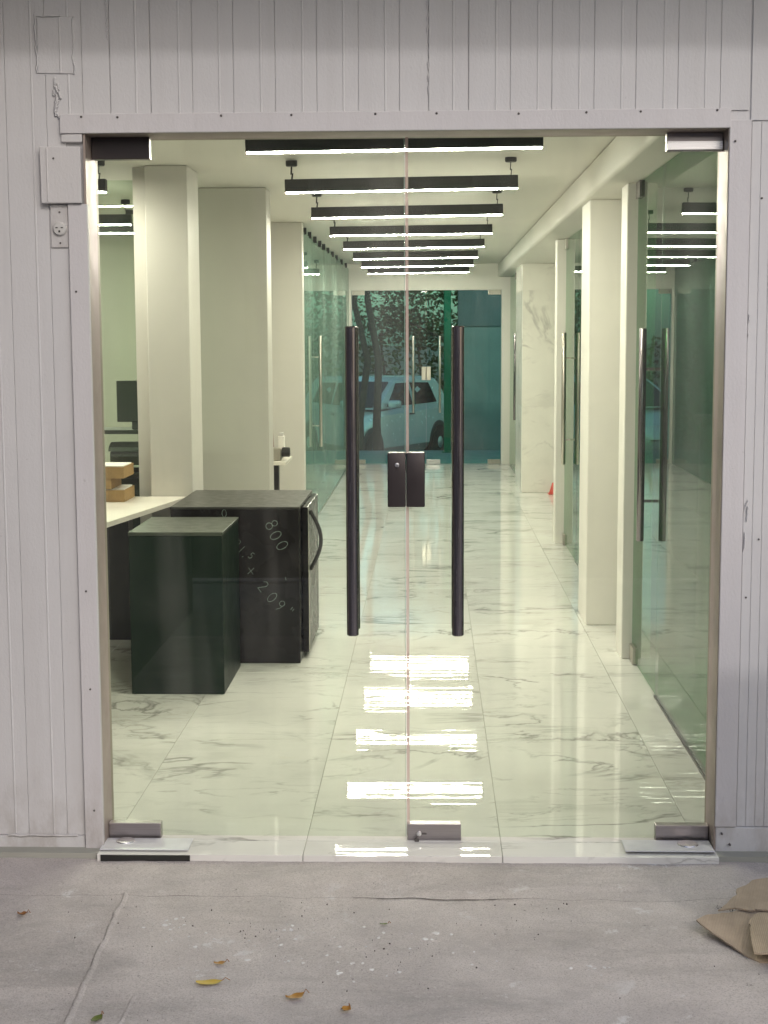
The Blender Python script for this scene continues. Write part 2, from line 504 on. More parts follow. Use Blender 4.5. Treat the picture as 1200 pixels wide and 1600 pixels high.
bm = grid_sheet(-3.2, 3.2, -3.4, 0.02, 150, 90, walk_z)
struct('pavement', bm, M['concrete'], smooth=60)
bm = box(-20, 20, -5.2, -3.4, -0.3, -0.036)
B(bm, -20, -3.2, -3.4, 0.2, -0.3, -0.036); B(bm, 3.2, 20, -3.4, 0.2, -0.3, -0.036)
struct('pavement_far', bm, M['paving'])
struct('kerb', box(-20, 20, -5.35, -5.2, -0.4, -0.02, bev=0.01), M['mortar'])
struct('street', box(-60, 60, -16.5, -5.35, -0.4, -0.16), M['asphalt'])
struct('pavement_opposite', box(-60, 60, -32.9, -16.5, -0.4, -0.03), M['asphalt'])

# apron of rough mortar in front of the threshold, broken front edge
bm = bmesh.new()
nx = 130
rows = []
for j in range(9):
    row = []
    for i in range(nx + 1):
        x = -1.9 + 3.8 * i / nx
        edge = -0.345 + 0.022 * noise.noise(Vector((x * 2.3, 4.1, 0))) + 0.012 * noise.noise(Vector((x * 9.0, 8.1, 0))) + (0.05 * max(0, min(1, (x - 0.7) / 0.5)))
        t = j / 8
        y = edge + (0.03 - edge) * t
        z = -0.026 + 0.008 * t + 0.0028 * noise.noise(Vector((x * 6, y * 9, 2.2))) + 0.002 * noise.noise(Vector((x * 22, y * 22, 5.2)))
        if j == 0: z = -0.050
        elif j == 1: y = edge + 0.010 + 0.008 * noise.noise(Vector((x * 11, 1.3, 1))); z = -0.0395 + 0.0015 * noise.noise(Vector((x * 15, 3.3, 1)))
        elif j == 2: z -= 0.003
        row.append(bm.verts.new((x, y, z)))
    rows.append(row)
for a, b in zip(rows, rows[1:]):
    for i in range(nx): bm.faces.new((a[i], a[i + 1], b[i + 1], b[i]))
struct('pavement_apron', bm, M['concrete'], smooth=50)

# floor: grout bed and single marble tiles
fl = thing('floor', (0, 0, 0), 'polished white marble tile floor of the corridor', 'floor', kind='structure')
del fl['category']; del fl['label']
obj('grout_bed', box(-4.6, 4.2, -0.06, 14.47, -0.04, -0.0025), M['grout'], fl)
tile_mesh = {}
def tile(x0, x1, y0, y1):
    key = (round(x1 - x0, 3), round(y1 - y0, 3))
    g = 0.0012
    if key not in tile_mesh:
        o = obj('tile', box(x0 + g, x1 - g, y0 + g, y1 - g, -0.03, 0.0, bev=0.0009), M['floor'], fl, loc=((x0 + x1) / 2, (y0 + y1) / 2, 0))
        tile_mesh[key] = o.data
    else:
        o = bpy.data.objects.new('tile', tile_mesh[key])
        C.objects.link(o); o.parent = fl; o.location = ((x0 + x1) / 2, (y0 + y1) / 2, 0)
xs = [-2.88, -2.26, -1.64, -1.02, -0.40, 0.22, 0.84, 1.46, 2.08]
ys = [0.06 + 1.222 * k for k in range(12)] + [14.45]
for a, b in zip(xs, xs[1:]):
    for c, d in zip(ys, ys[1:]): tile(a, b, c, d)
for a, b in ((-1.045, -0.40), (-0.40, 0.22), (0.22, 0.887)): tile(a, b, -0.078, 0.058)

struct('ceiling', box(-4.6, 4.2, 0.121, 14.62, 2.5, 2.64), M['ceil'])
struct('roof', box(-4.8, 4.4, 0.125, 14.7, 2.66, 2.78), M['white'])
struct('ceiling_soffit', box(0.83, 4.1, 0.14, 14.44, 2.33, 2.499, bev=0.022, seg=4), M['ceil'], smooth=40)
bm = box(-4.75, -4.6, 0.125, 14.6, -0.1, 2.655)
struct('wall_outer_left', bm, M['darkroom'])
struct('wall_outer_right', box(4.1, 4.25, 0.125, 14.6, -0.1, 2.655), M['darkroom'])
bm = box(-4.6, -0.995, 14.47, 14.62, -0.1, 2.497)
B(bm, 0.88, 4.1, 14.47, 14.62, -0.1, 2.497)
B(bm, -0.995, 0.88, 14.47, 14.62, 2.175, 2.497)
struct('wall_end', bm, M['white'])
# dividing walls of the side rooms
struct('wall_office_back', box(-4.6, -1.30, 7.62, 7.72, 0.001, 2.497), M['grey'])
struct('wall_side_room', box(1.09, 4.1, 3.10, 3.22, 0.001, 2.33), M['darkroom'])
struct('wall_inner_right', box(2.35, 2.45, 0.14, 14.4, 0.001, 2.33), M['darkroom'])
struct('wall_alcove_side', box(1.09, 2.35, 7.12, 7.24, 0.001, 2.33), M['white'])
struct('shade_canopy', box(-1.6, 6, -0.62, -0.02, 2.86, 2.98), M['white'])  # unseen slab added above the view to shade the facade top

# ------------------------------------------------------------------ facade
fa = thing('facade_wall', (0, 0, -0.03), 'painted grey white panel wall of vertical grooved boards around the glass doors', 'wall')
bm = box(-6, -1.045, 0.006, 0.12, -0.1, 3.04)
B(bm, 0.888, 6, 0.006, 0.12, -0.1, 3.04)
B(bm, -1.045, 0.888, 0.006, 0.12, 2.216, 3.04)
obj('wall_core', bm, M['panel'], fa)
def board(x0, x1, z0, z1, ridge=None, gap=0.0004, y=0.0):
    bv = 0.0013
    p = [(x0 + gap, 0.008), (x0 + gap, y + bv), (x0 + gap + bv, y)]
    if ridge: p += [(ridge - 0.0032, y), (ridge - 0.0014, y - 0.0019), (ridge + 0.0014, y - 0.0019), (ridge + 0.0032, y)]
    p += [(x1 - gap - bv, y), (x1 - gap, y + bv), (x1 - gap, 0.008)]
    return obj('board', prism(bmesh.new(), p, 'Z', z0, z1), M['panel'], fa)
te = [-1.154, -1.043, -.96, -.837, -.712, -.589, -.464, -.34, -.216, -.094, -.008, .112, .235, .358, .483, .606, .73, .855, .941]
tr = [-1.084, None, -.881, -.752, -.631, -.507, -.382, -.26, -.136, None, .066, .193, .317, .44, .564, .689, .811, None]
for a, b, r in zip(te, te[1:], tr):
    board(a, b, 2.262, 2.855, r, gap=0.0016 if abs(a + .96) < .01 or abs(a + .008) < .01 else 0.0004)
xl = -1.154
for k in range(9):
    x1 = xl - 0.1225 * k
    board(x1 - 0.1225, x1, 0.036, 2.855, x1 - 0.042)
board(-1.154, -1.096, 0.036, 2.262)
board(0.945, 1.60, 2.232, 2.855, None, 0.002)
board(1.60, 3.0, 2.232, 2.855, None, 0.002)
for k in range(24):                                   # narrow ribs of the right-hand panel
    a = 0.951 + 0.0285 * k
    board(a, a + 0.0285, 0.076, 2.228, None, 0.0003, y=0.001)
bm = box(-2.6, -1.097, -0.006, 0.006, -0.03, 0.034, bev=0.002)
obj('base_strip', bm, M['panel'], fa)
obj('base_strip', box(0.887, 2.4, -0.008, 0.006, -0.028, 0.074, bev=0.002), M['panel'], fa)
# paint lip on the left base strip
bm = bmesh.new()
pts = [(-1.34 + 0.02 * k, -0.008, 0.036 + 0.004 * noise.noise(Vector((k * 0.8, 0, 0)))) for k in range(12)]
tube(bm, pts, [0.0035 + 0.0028 * abs(noise.noise(Vector((k * 1.7, 3, 0)))) for k in range(12)], 6)
obj('paint_lip', bm, M['patch'], fa, smooth=60)
# trims round the opening
obj('lintel_trim', box(-1.111, 0.886, -0.016, 0.006, 2.209, 2.266, bev=0.002, seg=2), M['trim'], fa)
obj('jamb_trim', box(-1.094, -1.036, -0.014, 0.006, -0.012, 2.001, bev=0.002, seg=2), M['trim'], fa)
obj('jamb_trim', box(0.8835, 0.948, -0.012, 0.006, 0.0765, 2.232, bev=0.002, seg=2), M['trim'], fa)
def crooked_plate(x0, x1, z0, z1, y0, y1, m, name, j=0.003):
    bm = bmesh.new()
    q = [(x0 + rng.uniform(-j, j), z0 + rng.uniform(-j, j)), (x1 + rng.uniform(-j, j), z0 + rng.uniform(-j, j)), (x1 + rng.uniform(-j, j), z1 + rng.uniform(-j, j)), (x0 + rng.uniform(-j, j), z1 + rng.uniform(-j, j))]
    prism(bm, q, 'Y', y0, y1)
    bmesh.ops.bevel(bm, geom=bm.edges[:], offset=0.002, segments=1, affect='EDGES')
    return obj(name, bm, m, fa)
crooked_plate(-1.170, -1.050, 2.005, 2.170, -0.026, 0.004, M['patch'], 'cover_patch')
tube(bm := bmesh.new(), [(-1.150, -0.0265, 2.01), (-1.150, -0.0265, 2.165)], 0.0025, 6)
obj('patch_ridge', bm, M['patch'], fa)
tube(bm := bmesh.new(), [(-1.106, -0.0045, 2.387), (-1.107, -0.0045, 2.548)], 0.0026, 6)
obj('patch_ridge', bm, M['panel'], fa)
crooked_plate(-1.108, -1.046, 2.184, 2.207, -0.013, 0.004, M['patch'], 'small_plate', 0.001)
crooked_plate(-1.176, -1.068, 2.385, 2.55, -0.0042, 0.004, M['panel'], 'filled_patch', 0.002)
# runs of old sealant round the filled patch
bm = bmesh.new()
def bead(p0, p1, n, r, wob):
    pts, rr = [], []
    for k in range(n + 1):
        t = k / n
        pts.append((p0[0] + (p1[0] - p0[0]) * t + wob * noise.noise(Vector((k * .9, p0[0] * 9, p0[1] * 7))), -0.003, p0[1] + (p1[1] - p0[1]) * t + wob * noise.noise(Vector((k * .8, p1[0] * 9, 5)))))
        rr.append(r * (0.7 + 0.8 * abs(noise.noise(Vector((k * 1.3, p0[1] * 5, 1))))))
    tube(bm, pts, rr, 6)
bead((-1.180, 2.56), (-1.176, 2.39), 14, 0.0035, 0.006)
bead((-1.066, 2.55), (-1.067, 2.385), 14, 0.0035, 0.006)
bead((-1.174, 2.553), (-1.10, 2.553), 8, 0.0026, 0.003)
for k in range(13):
    x = -1.118 + 0.022 * noise.noise(Vector((k * 1.7, 0, 2))); z = 2.375 - 0.0085 * k
    bead((x - 0.008, z), (x + 0.008 * rng.uniform(-1, 1), z - 0.022), 4, 0.0042, 0.008)
for k in range(4):
    bead((-1.152 + 0.01 * k, 1.998), (-1.146 + 0.011 * k, 1.99), 3, 0.004, 0.003)
for k in range(6): bead((-0.962 + rng.uniform(-.003, .003), 2.60 - 0.02 * k), (-0.965 + rng.uniform(-.004, .004), 2.585 - 0.02 * k), 3, 0.002, 0.004)
for k in range(9):
    z = 2.62 - 0.035 * k
    bead((-0.008 + rng.uniform(-.004, .004), z), (-0.008 + rng.uniform(-.004, .004), z - 0.02), 3, 0.0019, 0.004)
obj('sealant_runs', bm, M['panel'], fa, smooth=60)
bm = bmesh.new()
for x, z in ((0.952, 1.66), (0.962, 1.10), (0.955, 1.0)):
    for k in range(3): bead((x, z - 0.02 * k), (x + rng.uniform(-.006, .006), z - 0.025 - 0.02 * k), 4, 0.0028, 0.006)
obj('paint_drips', bm, M['panel'], fa, smooth=60)
# screws
for x, z in ((-1.045, 2.257), (-0.936, 2.255), (-0.625, 2.257), (-0.415, 2.257), (-0.165, 2.258), (0.017, 2.258), (0.26, 2.255), (0.46, 2.257), (0.62, 2.258), (0.845, 2.26)):
    obj('screw', lathe(bmesh.new(), [(0.0008, -0.0195), (0.0034, -0.0185), (0.0038, -0.0155)], (x, 0, z), 'Y', 8), M['screw'], fa)
for x, z in ((-1.07, 0.82), (-1.065, 0.51), (-1.063, 0.12), (-1.075, 1.74), (0.90, 2.17), (0.905, 0.055), (0.93, 0.02)):
    obj('screw', lathe(bmesh.new(), [(0.0008, -0.0175), (0.0032, -0.0165), (0.0036, -0.007)], (x, 0, z), 'Y', 8), M['screw'], fa)
for x, z in ((-1.13, 2.135), (0.985, 2.005), (0.965, 0.80), (1.0, 0.98)):
    obj('screw', lathe(bmesh.new(), [(0.0008, -0.004), (0.0028, -0.003), (0.003, 0.001)], (x, 0 if x > 0 else -0.0255, z), 'Y', 8), M['screw'], fa)

# metal reveal of the opening
fr = thing('door_frame', (-0.08, 0.06, 0), 'beige metal reveal lining the glass door opening', 'door frame')
obj('jamb', box(-1.0445, -1.038, -0.006, 0.16, 0.001, 2.208), M['jamb'], fr)
obj('jamb', box(0.8815, 0.8875, -0.006, 0.16, 0.001, 2.208), M['jamb'], fr)
obj('head', box(-1.0375, 0.881, -0.006, 0.16, 2.2085, 2.2155), M['jamb'], fr)

# ------------------------------------------------------------------ power socket by the frame
so = thing('power_socket', (-1.123, -0.001, 1.87), 'round white three slot power socket on a painted plate beside the door frame', 'socket')
obj('face_plate', box(-1.149, -1.0965, -0.006, 0.0, 1.872, 2.001, bev=0.0015), M['patch'], so)
s2 = obj('outlet', lathe(bmesh.new(), [(0.004, -0.0165), (0.017, -0.016), (0.020, -0.013), (0.0215, -0.006)], (-1.121, 0, 1.928), 'Y', 28), M['plug'], so, smooth=40)
for dx, dz, w, h in ((-0.008, 0.003, 0.0032, 0.0016), (0.008, 0.003, 0.0032, 0.0016), (0, -0.008, 0.0026, 0.003)):
    obj('slot', box(-1.121 + dx - w, -1.121 + dx + w, -0.0172, -0.0155, 1.928 + dz - h, 1.928 + dz + h), M['black'], s2)
for dz in (0.05, -0.042):
    obj('screw', lathe(bmesh.new(), [(0.001, -0.0085), (0.0028, -0.008), (0.003, -0.0055)], (-1.121, 0, 1.928 + dz), 'Y', 8), M['screw'], so)

# ------------------------------------------------------------------ glass doors
def handle_pair(root, x, y, z0, z1, side='Y', rad=0.0185, off=0.052, mat=None, cr=(0.19, 0.81), inner=True):
    """bar pulls on both faces of a pane at y (side='Y') or at x (side='X')"""
    mat = mat or M['handle']
    for s in ((-1, 1) if inner else (-1,)):
        if side == 'Y': a, b = (x, y + s * off, z0), (x, y + s * off, z1)
        else: a, b = (x + s * off, y, z0), (x + s * off, y, z1)
        bm = bmesh.new()
        r = rad
        prof = [(a[2], r * 0.86), (a[2] + 0.003, r), (b[2] - 0.003, r), (b[2], r * 0.86)]
        tube(bm, [(a[0], a[1], z) for z, _ in prof], [q for _, q in prof], 20)
        h = obj('handle', bm, mat, root, smooth=40)
        for t in cr:
            z = z0 + (z1 - z0) * t
            bm = bmesh.new()
            if side == 'Y': tube(bm, [(x, y + s * 0.006, z), (x, y + s * (off - rad * 0.6), z)], rad * 0.55, 12)
            else: tube(bm, [(x + s * 0.006, y, z), (x + s * (off - rad * 0.6), y, z)], rad * 0.42, 12)
            obj('standoff', bm, mat, h, smooth=40)

def patch(root, x0, x1, y, z0, z1, m, name='patch_fitting', t=0.018):
    return obj(name, box(x0, x1, y - t, y + t, z0, z1, bev=0.0018, seg=2), m, root)

GY = 0.09
# left leaf
d1 = thing('glass_door', (-0.56, GY, 0), 'left leaf of the clear glass front door with keyhole in its lock box', 'glass door')
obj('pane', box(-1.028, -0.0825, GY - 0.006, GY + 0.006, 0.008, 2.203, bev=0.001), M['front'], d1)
obj('pane_edge', box(-0.0823, -0.0808, GY - 0.006, GY + 0.006, 0.008, 2.203), M['edgegreen'], d1)
patch(d1, -1.037, -0.859, GY, 2.142, 2.2075, M['bronze'])
patch(d1, -1.037, -0.870, GY, -0.002, 0.051, M['steel'])
handle_pair(d1, -0.2455, GY, 0.672, 1.632)
lk = obj('lock_box', box(-0.136, -0.0795, GY - 0.024, GY + 0.024, 1.072, 1.242, bev=0.004, seg=3), M['bronze'], d1, smooth=40)
bm = lathe(bmesh.new(), [(0.004, -0.029), (0.0062, -0.0285), (0.007, -0.024)], (-0.106, GY, 1.204), 'Y', 18)
obj('key_cylinder', bm, M['brightsteel'], lk, smooth=40)
obj('keyhole', box(-0.1072, -0.1048, GY - 0.0298, GY - 0.0285, 1.190, 1.206), M['black'], lk)
# right leaf
d2 = thing('glass_door', (0.4, GY, 0), 'right leaf of the clear glass front door with a bolt in its bottom fitting', 'glass door')
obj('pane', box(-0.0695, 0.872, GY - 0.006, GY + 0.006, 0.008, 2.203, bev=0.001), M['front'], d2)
obj('edge_seal', box(-0.0785, -0.0697, GY - 0.005, GY + 0.005, 0.010, 2.203), M['edge'], d2)
pf = patch(d2, 0.712, 0.880, GY, 2.153, 2.2075, M['steel'])
obj('cover_plate', box(0.713, 0.879, GY - 0.0225, GY - 0.0182, 2.156, 2.182, bev=0.001), M['brightsteel'], pf)
patch(d2, 0.712, 0.879, GY, -0.001, 0.0525, M['steel'])
bt = patch(d2, -0.077, 0.094, GY, -0.0005, 0.0535, M['steel'], 'bolt_fitting')
bm = lathe(bmesh.new(), [(0.004, -0.0245), (0.0075, -0.0235), (0.0082, -0.018)], (-0.040, GY, 0.022), 'Y', 16)
obj('bolt_lock', bm, M['brightsteel'], bt, smooth=40)
obj('bolt_latch', box(-0.040, -0.016, GY - 0.0225, GY - 0.0182, 0.0205, 0.0235), M['screw'], bt)
obj('bolt', tube(bmesh.new(), [(-0.047, GY - 0.008, 0.0), (-0.047, GY - 0.008, -0.0005), (-0.047, GY - 0.030, 0.004), (-0.047, GY - 0.034, 0.004)], 0.0075, 10), M['screw'], bt, smooth=50)
handle_pair(d2, 0.0825, GY, 0.672, 1.632)
obj('lock_keep', box(-0.0775, -0.0200, GY - 0.024, GY + 0.024, 1.072, 1.242, bev=0.004, seg=3), M['bronze'], d2, smooth=40)
# floor springs below the leaves
fs = thing('floor_spring', (-0.90, -0.02, -0.02), 'floor spring under the left glass leaf with its front pit open and dark', 'floor spring')
obj('cover_plate', box(-1.042, -0.762, -0.052, 0.060, 0.0035, 0.0065, bev=0.001), M['plate'], fs)
bm = box(-1.032, -0.752, -0.082, -0.079, -0.028, -0.001)
obj('pit', bm, M['black'], fs)
obj('spindle', lathe(bmesh.new(), [(0.030, 0.0066), (0.028, 0.0095), (0.012, 0.0105)], (-0.975, 0.03, 0), 'Z', 20), M['brightsteel'], fs, smooth=40)
fs = thing('floor_spring', (0.74, -0.02, -0.02), 'floor spring under the right glass leaf with a lifted white cover plate', 'floor spring')
pl = bmesh.new(); B(pl, 0.602, 0.878, -0.046, 0.058, 0.006, 0.010, bev=0.001)
obj('cover_plate', pl, M['plate'], fs)
obj('box', box(0.612, 0.876, -0.040, 0.056, 0.0035, 0.0058), M['bronze'], fs)
obj('spindle', lathe(bmesh.new(), [(0.033, 0.0102), (0.031, 0.013), (0.012, 0.0135)], (0.805, 0.02, 0), 'Z', 20), M['brightsteel'], fs, smooth=40)

# ------------------------------------------------------------------ interior: left side
def pillar(x0, x1, y0, y1, z1, label, m='white', bev=0.004, cat='pillar', name='pillar'):
    o = obj(name, box(x0, x1, y0, y1, 0.001, z1, bev=bev), M[m], loc=((x0 + x1) / 2, (y0 + y1) / 2, 0.0))
    return tag(o, label, cat)
pillar(-1.506, -1.281, 3.45, 3.83, 2.498, 'pale pillar standing at the back of the white desk', 'pale')
struct('wall_left_return', box(-1.588, -1.508, 3.55, 3.80, 0.001, 2.498), M['pale'])
pillar(-1.42, -0.995, 4.66, 4.90, 2.498, 'broad grey wall pier behind the larger black cabinet', 'grey')
pillar(-1.285, -1.016, 7.45, 7.61, 2.498, 'white wall pier at the near end of the left glass partition', 'pale')
struct('wall_left_inner', box(-1.66, -1.60, 4.95, 7.6, 0.001, 2.498), M['pale'])

op = thing('glass_partition', (-2.4, 3.62, 0), 'office glass partition at far left beside the pale pillar', 'glass partition')
obj('pane', box(-4.55, -1.594, 3.615, 3.625, 0.03, 2.44), M['office'], op)
obj('edge_profile', box(-1.5935, -1.589, 3.605, 3.635, 0.001, 2.44), M['satin'], op)
obj('sill', box(-4.55, -1.594, 3.60, 3.64, 0.001, 0.029), M['bronze'], op)
# office behind it
of = thing('wall_shelf', (-2.3, 4.25, 1.04), 'dark shelf seen through the far left office glass', 'shelf')
obj('board', box(-3.2, -1.63, 4.12, 4.42, 1.045, 1.068), M['plastic'], of)
obj('bracket', box(-1.70, -1.665, 4.14, 4.40, 0.90, 1.0445), M['plastic'], of)
mo = thing('monitor', (-1.78, 4.2, 1.068), 'black monitor on the dark shelf behind the office glass', 'monitor')
obj('screen', box(-1.835, -1.62, 4.19, 4.21, 1.112, 1.352, bev=0.004), M['plastic'], mo)
obj('stand', box(-1.75, -1.70, 4.20, 4.24, 1.069, 1.13), M['plastic'], mo)
cb = thing('office_cabinet', (-2.2, 4.2, 0), 'low dark office cabinet carrying the printer behind the glass', 'cabinet')
obj('body', box(-3.2, -1.63, 4.0, 4.45, 0.001, 0.80, bev=0.004), M['plastic'], cb)
obj('top', box(-3.22, -1.62, 3.98, 4.47, 0.80, 0.83, bev=0.004), M['bronze'], cb)
pr = thing('printer', (-1.74, 4.2, 0.83), 'black printer on the office cabinet below the monitor', 'printer')
obj('body', box(-1.85, -1.63, 4.03, 4.38, 0.831, 0.95, bev=0.01, seg=2), M['plastic'], pr)
obj('lid', prism(bmesh.new(), [(4.02, 0.952), (4.40, 0.952), (4.38, 0.985), (4.10, 1.0), (4.03, 0.975)], 'X', -1.855, -1.625), M['black'], pr)
obj('tray', box(-1.82, -1.65, 3.995, 4.045, 0.862, 0.872), M['paper'], pr)

# white desk
de = thing('desk', (-1.6, 2.8, 0), 'white topped desk with a tapered edge running up to the pale pillar', 'desk')
obj('top', prism(bmesh.new(), [(-1.545, 2.02), (-1.31, 3.43), (-1.335, 3.445), (-2.5, 3.445), (-2.5, 2.02)], 'Z', 0.728, 0.752), M['desk'], de)
bm = box(-1.86, -1.60, 3.28, 3.40, 0.001, 0.727)
obj('leg_panel', bm, M['black'], de)
obj('leg_panel', box(-2.45, -2.40, 2.1, 3.3, 0.001, 0.727), M['black'], de)
def open_box(name, x0, x1, y0, y1, z0, z1, label, fill=True):
    t = thing(name, ((x0 + x1) / 2, (y0 + y1) / 2, z0), label, 'cardboard box', 'cardboard boxes stacked on the desk')
    w = 0.004
    bm = box(x0, x1, y0, y1, z0, z0 + w)
    B(bm, x0, x0 + w, y0, y1, z0 + w, z1); B(bm, x1 - w, x1, y0, y1, z0 + w, z1)
    B(bm, x0 + w, x1 - w, y0, y0 + w, z0 + w, z1); B(bm, x0 + w, x1 - w, y1 - w, y1, z0 + w, z1)
    obj('tray', bm, M['cardB'], t)
    if fill:
        bm = bmesh.new()
        prism(bm, [(x0 + .006, y0 + .006), (x1 - .006, y0 + .02), (x1 - .01, y1 - .008), (x0 + .006, y1 - .008)], 'Z', z1 - 0.012, z1 + 0.004)
        obj('papers', bm, M['paper'], t)
    bm = bmesh.new()
    prism(bm, [(x0 + .02, z1 - .004), (x1 - .02, z1 - .004), (x1 - .035, z1 + .001), (x0 + .03, z1 + .001)], 'Y', y0 - .0035, y0 - .0005)
    obj('flap', bm, M['cardB'], t)
    return t
open_box('cardboard_box', -2.02, -1.592, 3.16, 3.43, 0.753, 0.815, 'lowest cardboard tray on the desk with paper in it')
open_box('cardboard_box', -2.02, -1.66, 3.16, 3.42, 0.8195, 0.872, 'middle cardboard tray in the desk stack set back to the left', fill=False)
open_box('cardboard_box', -2.02, -1.592, 3.15, 3.42, 0.8765, 0.936, 'topmost cardboard tray of the desk stack with white paper in it')

# black cabinets
c1 = thing('cabinet', (-1.14, 2.33, 0), 'smaller greenish black cabinet with plain sides nearest the door', 'cabinet')
obj('body', box(-1.352, -0.932, 2.047, 2.625, 0.002, 0.722, bev=0.003, seg=2), M['cab1'], c1)
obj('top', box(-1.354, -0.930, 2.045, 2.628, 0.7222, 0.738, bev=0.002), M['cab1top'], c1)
obj('plinth', box(-1.345, -0.939, 2.055, 2.62, -0.0, 0.0019), M['black'], c1)
c2 = thing('cabinet', (-0.95, 3.1, 0), 'larger black cabinet with chalk figures on its front and a curved handle', 'cabinet')
obj('body', box(-1.275, -0.645, 2.702, 3.52, 0.002, 0.765, bev=0.003, seg=2), M['cab2'], c2)
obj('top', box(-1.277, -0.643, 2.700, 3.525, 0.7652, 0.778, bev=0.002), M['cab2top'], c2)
dr = obj('door', box(-0.6425, -0.612, 2.83, 3.50, 0.03, 0.762, bev=0.004, seg=2), M['cab2'], c2)
pts = []
for k in range(13):
    t = k / 12
    pts.append((-0.610 + 0.055 * math.sin(math.pi * t), 2.93, 0.735 - 0.30 * t))
obj('handle', tube(bmesh.new(), pts, 0.010, 10), M['black'], dr, smooth=60)
obj('door_edge', box(-0.6118, -0.6085, 2.8325, 2.845, 0.035, 0.757), M['satin'], dr)
# chalk figures
GL = {
 '0': [[(0.5 + 0.42 * math.cos(a), 0.8 + 0.75 * math.sin(a)) for a in [2 * math.pi * k / 16 for k in range(17)]]],
 '8': [[(0.5 + 0.34 * math.cos(a), 1.2 + 0.36 * math.sin(a)) for a in [2 * math.pi * k / 12 for k in range(13)]],
       [(0.5 + 0.42 * math.cos(a), 0.42 + 0.42 * math.sin(a)) for a in [2 * math.pi * k / 12 for k in range(13)]]],
 '9': [[(0.45 + 0.34 * math.cos(a), 1.15 + 0.38 * math.sin(a)) for a in [2 * math.pi * k / 12 for k in range(13)]], [(0.8, 1.2), (0.72, 0.5), (0.5, 0.0)]],
 '1': [[(0.45, 0.0), (0.55, 1.6)]],
 '.': [[(0.5, 0.0), (0.56, 0.12)]],
 '5': [[(0.85, 1.55), (0.3, 1.5), (0.25, 0.9), (0.7, 0.9), (0.85, 0.5), (0.6, 0.1), (0.15, 0.1)]],
 'x': [[(0.1, 0.3), (0.9, 1.2)], [(0.15, 1.15), (0.85, 0.3)]],
 '2': [[(0.1, 1.25), (0.35, 1.55), (0.75, 1.5), (0.8, 1.1), (0.2, 0.1), (0.95, 0.05)]],
 '"': [[(0.3, 1.6), (0.35, 1.15)], [(0.65, 1.6), (0.7, 1.15)]],
 '-': [[(0.1, 0.8), (0.9, 0.8)]],
}
def stroke(ch, px, py, h, ang):
    bm = bmesh.new()
    """a figure centred px,py pixels from the cabinet's top right corner (3.1 mm each)"""
    s = h / 1.6
    cx_, cz_ = -0.645 - px * 0.0031, 0.765 - py * 0.0031
    ca, sa = math.cos(R(ang)), math.sin(R(ang))
    for line in GL[ch]:
        P = []
        for u, v in line:
            a, b = (u - 0.5) * s, (v - 0.8) * s
            P.append((cx_ + a * ca - b * sa, cz_ + a * sa + b * ca))
        for p, q in zip(P, P[1:]):
            d = Vector((q[0] - p[0], q[1] - p[1])); L = d.length
            if L < 1e-5: continue
            n_ = Vector((-d.y, d.x)) / L * rng.uniform(0.0009, 0.0018)
            ee = d / L * 0.001
            quad = [(p[0] - ee.x + n_.x, p[1] - ee.y + n_.y), (p[0] - ee.x - n_.x, p[1] - ee.y - n_.y), (q[0] + ee.x - n_.x, q[1] + ee.y - n_.y), (q[0] + ee.x + n_.x, q[1] + ee.y + n_.y)]
            yy = 2.7012 + rng.uniform(0, 0.0006)
            lo = [bm.verts.new((x, yy, z)) for x, z in quad]; hi = [bm.verts.new((x, 2.7019, z)) for x, z in quad]
            bm.faces.new(lo); bm.faces.new(hi)
            for i in range(4): bm.faces.new((lo[i], lo[(i + 1) % 4], hi[(i + 1) % 4], hi[i]))
    obj('chalk_figure', bm, M['chalk'], c2)
stroke('0', 118, 6, 0.040, 0)
for ch, a, b in (('8', 43, 24), ('0', 37, 41), ('0', 27, 57)): stroke(ch, a, b, 0.062, -62)
for ch, a, b, h in (('9', 98, 54, 0.046), ('1', 91, 63, 0.04), ('.', 85, 69, 0.05), ('5', 76, 73, 0.035)): stroke(ch, a, b, h, -42)
stroke('x', 77, 97, 0.056, -5)
for ch, a, b in (('2', 58, 122), ('0', 44, 140), ('9', 31, 153)): stroke(ch, a, b, 0.058, -50)
stroke('"', 16, 163, 0.05, -45)
stroke('-', 22, 110, 0.03, -78)

# small table in the next bay with things on it
tb = thing('side_table', (-1.13, 6.1, 0), 'dark legged side table half hidden behind the grey wall pier', 'table')
obj('top', box(-1.56, -1.01, 5.85, 6.35, 0.715, 0.742, bev=0.004), M['desk'], tb)
for x, y in ((-1.13, 5.9), (-1.13, 6.28), (-1.52, 5.9), (-1.52, 6.28)):
    obj('leg', box(x - 0.03, x + 0.03, y - 0.03, y + 0.03, 0.001, 0.7148), M['black'], tb)
ca = thing('camera_case', (-1.06, 5.97, 0.742), 'small silver and black case on the side table edge', 'case')
obj('body', box(-1.13, -1.045, 5.90, 6.02, 0.743, 0.83, bev=0.006), M['satin'], ca)
obj('lens', lathe(bmesh.new(), [(0.032, 0.0), (0.034, 0.01), (0.034, 0.05), (0.028, 0.055)], (-1.044, 5.96, 0.80), 'X', 20), M['black'], ca, smooth=40)
mg = lathe(bmesh.new(), [(0.05, 0.0), (0.056, 0.06), (0.050, 0.20), (0.030, 0.27), (0.008, 0.285)], (-1.17, 6.10, 0.742), 'Z', 20)
tag(obj('bottle', mg, M['maroon'], loc=(-1.17, 6.10, 0.742), smooth=40), 'maroon rounded bottle at the back of the side table', 'bottle')
pk = thing('paper_carton', (-1.06, 6.16, 0.742), 'small white carton standing behind the case on the side table', 'carton')
obj('body', box(-1.09, -1.045, 6.12, 6.19, 0.743, 0.90, bev=0.003), M['white'], pk)
obj('lid', box(-1.082, -1.053, 6.128, 6.182, 0.9002, 0.925, bev=0.003), M['plug'], pk)

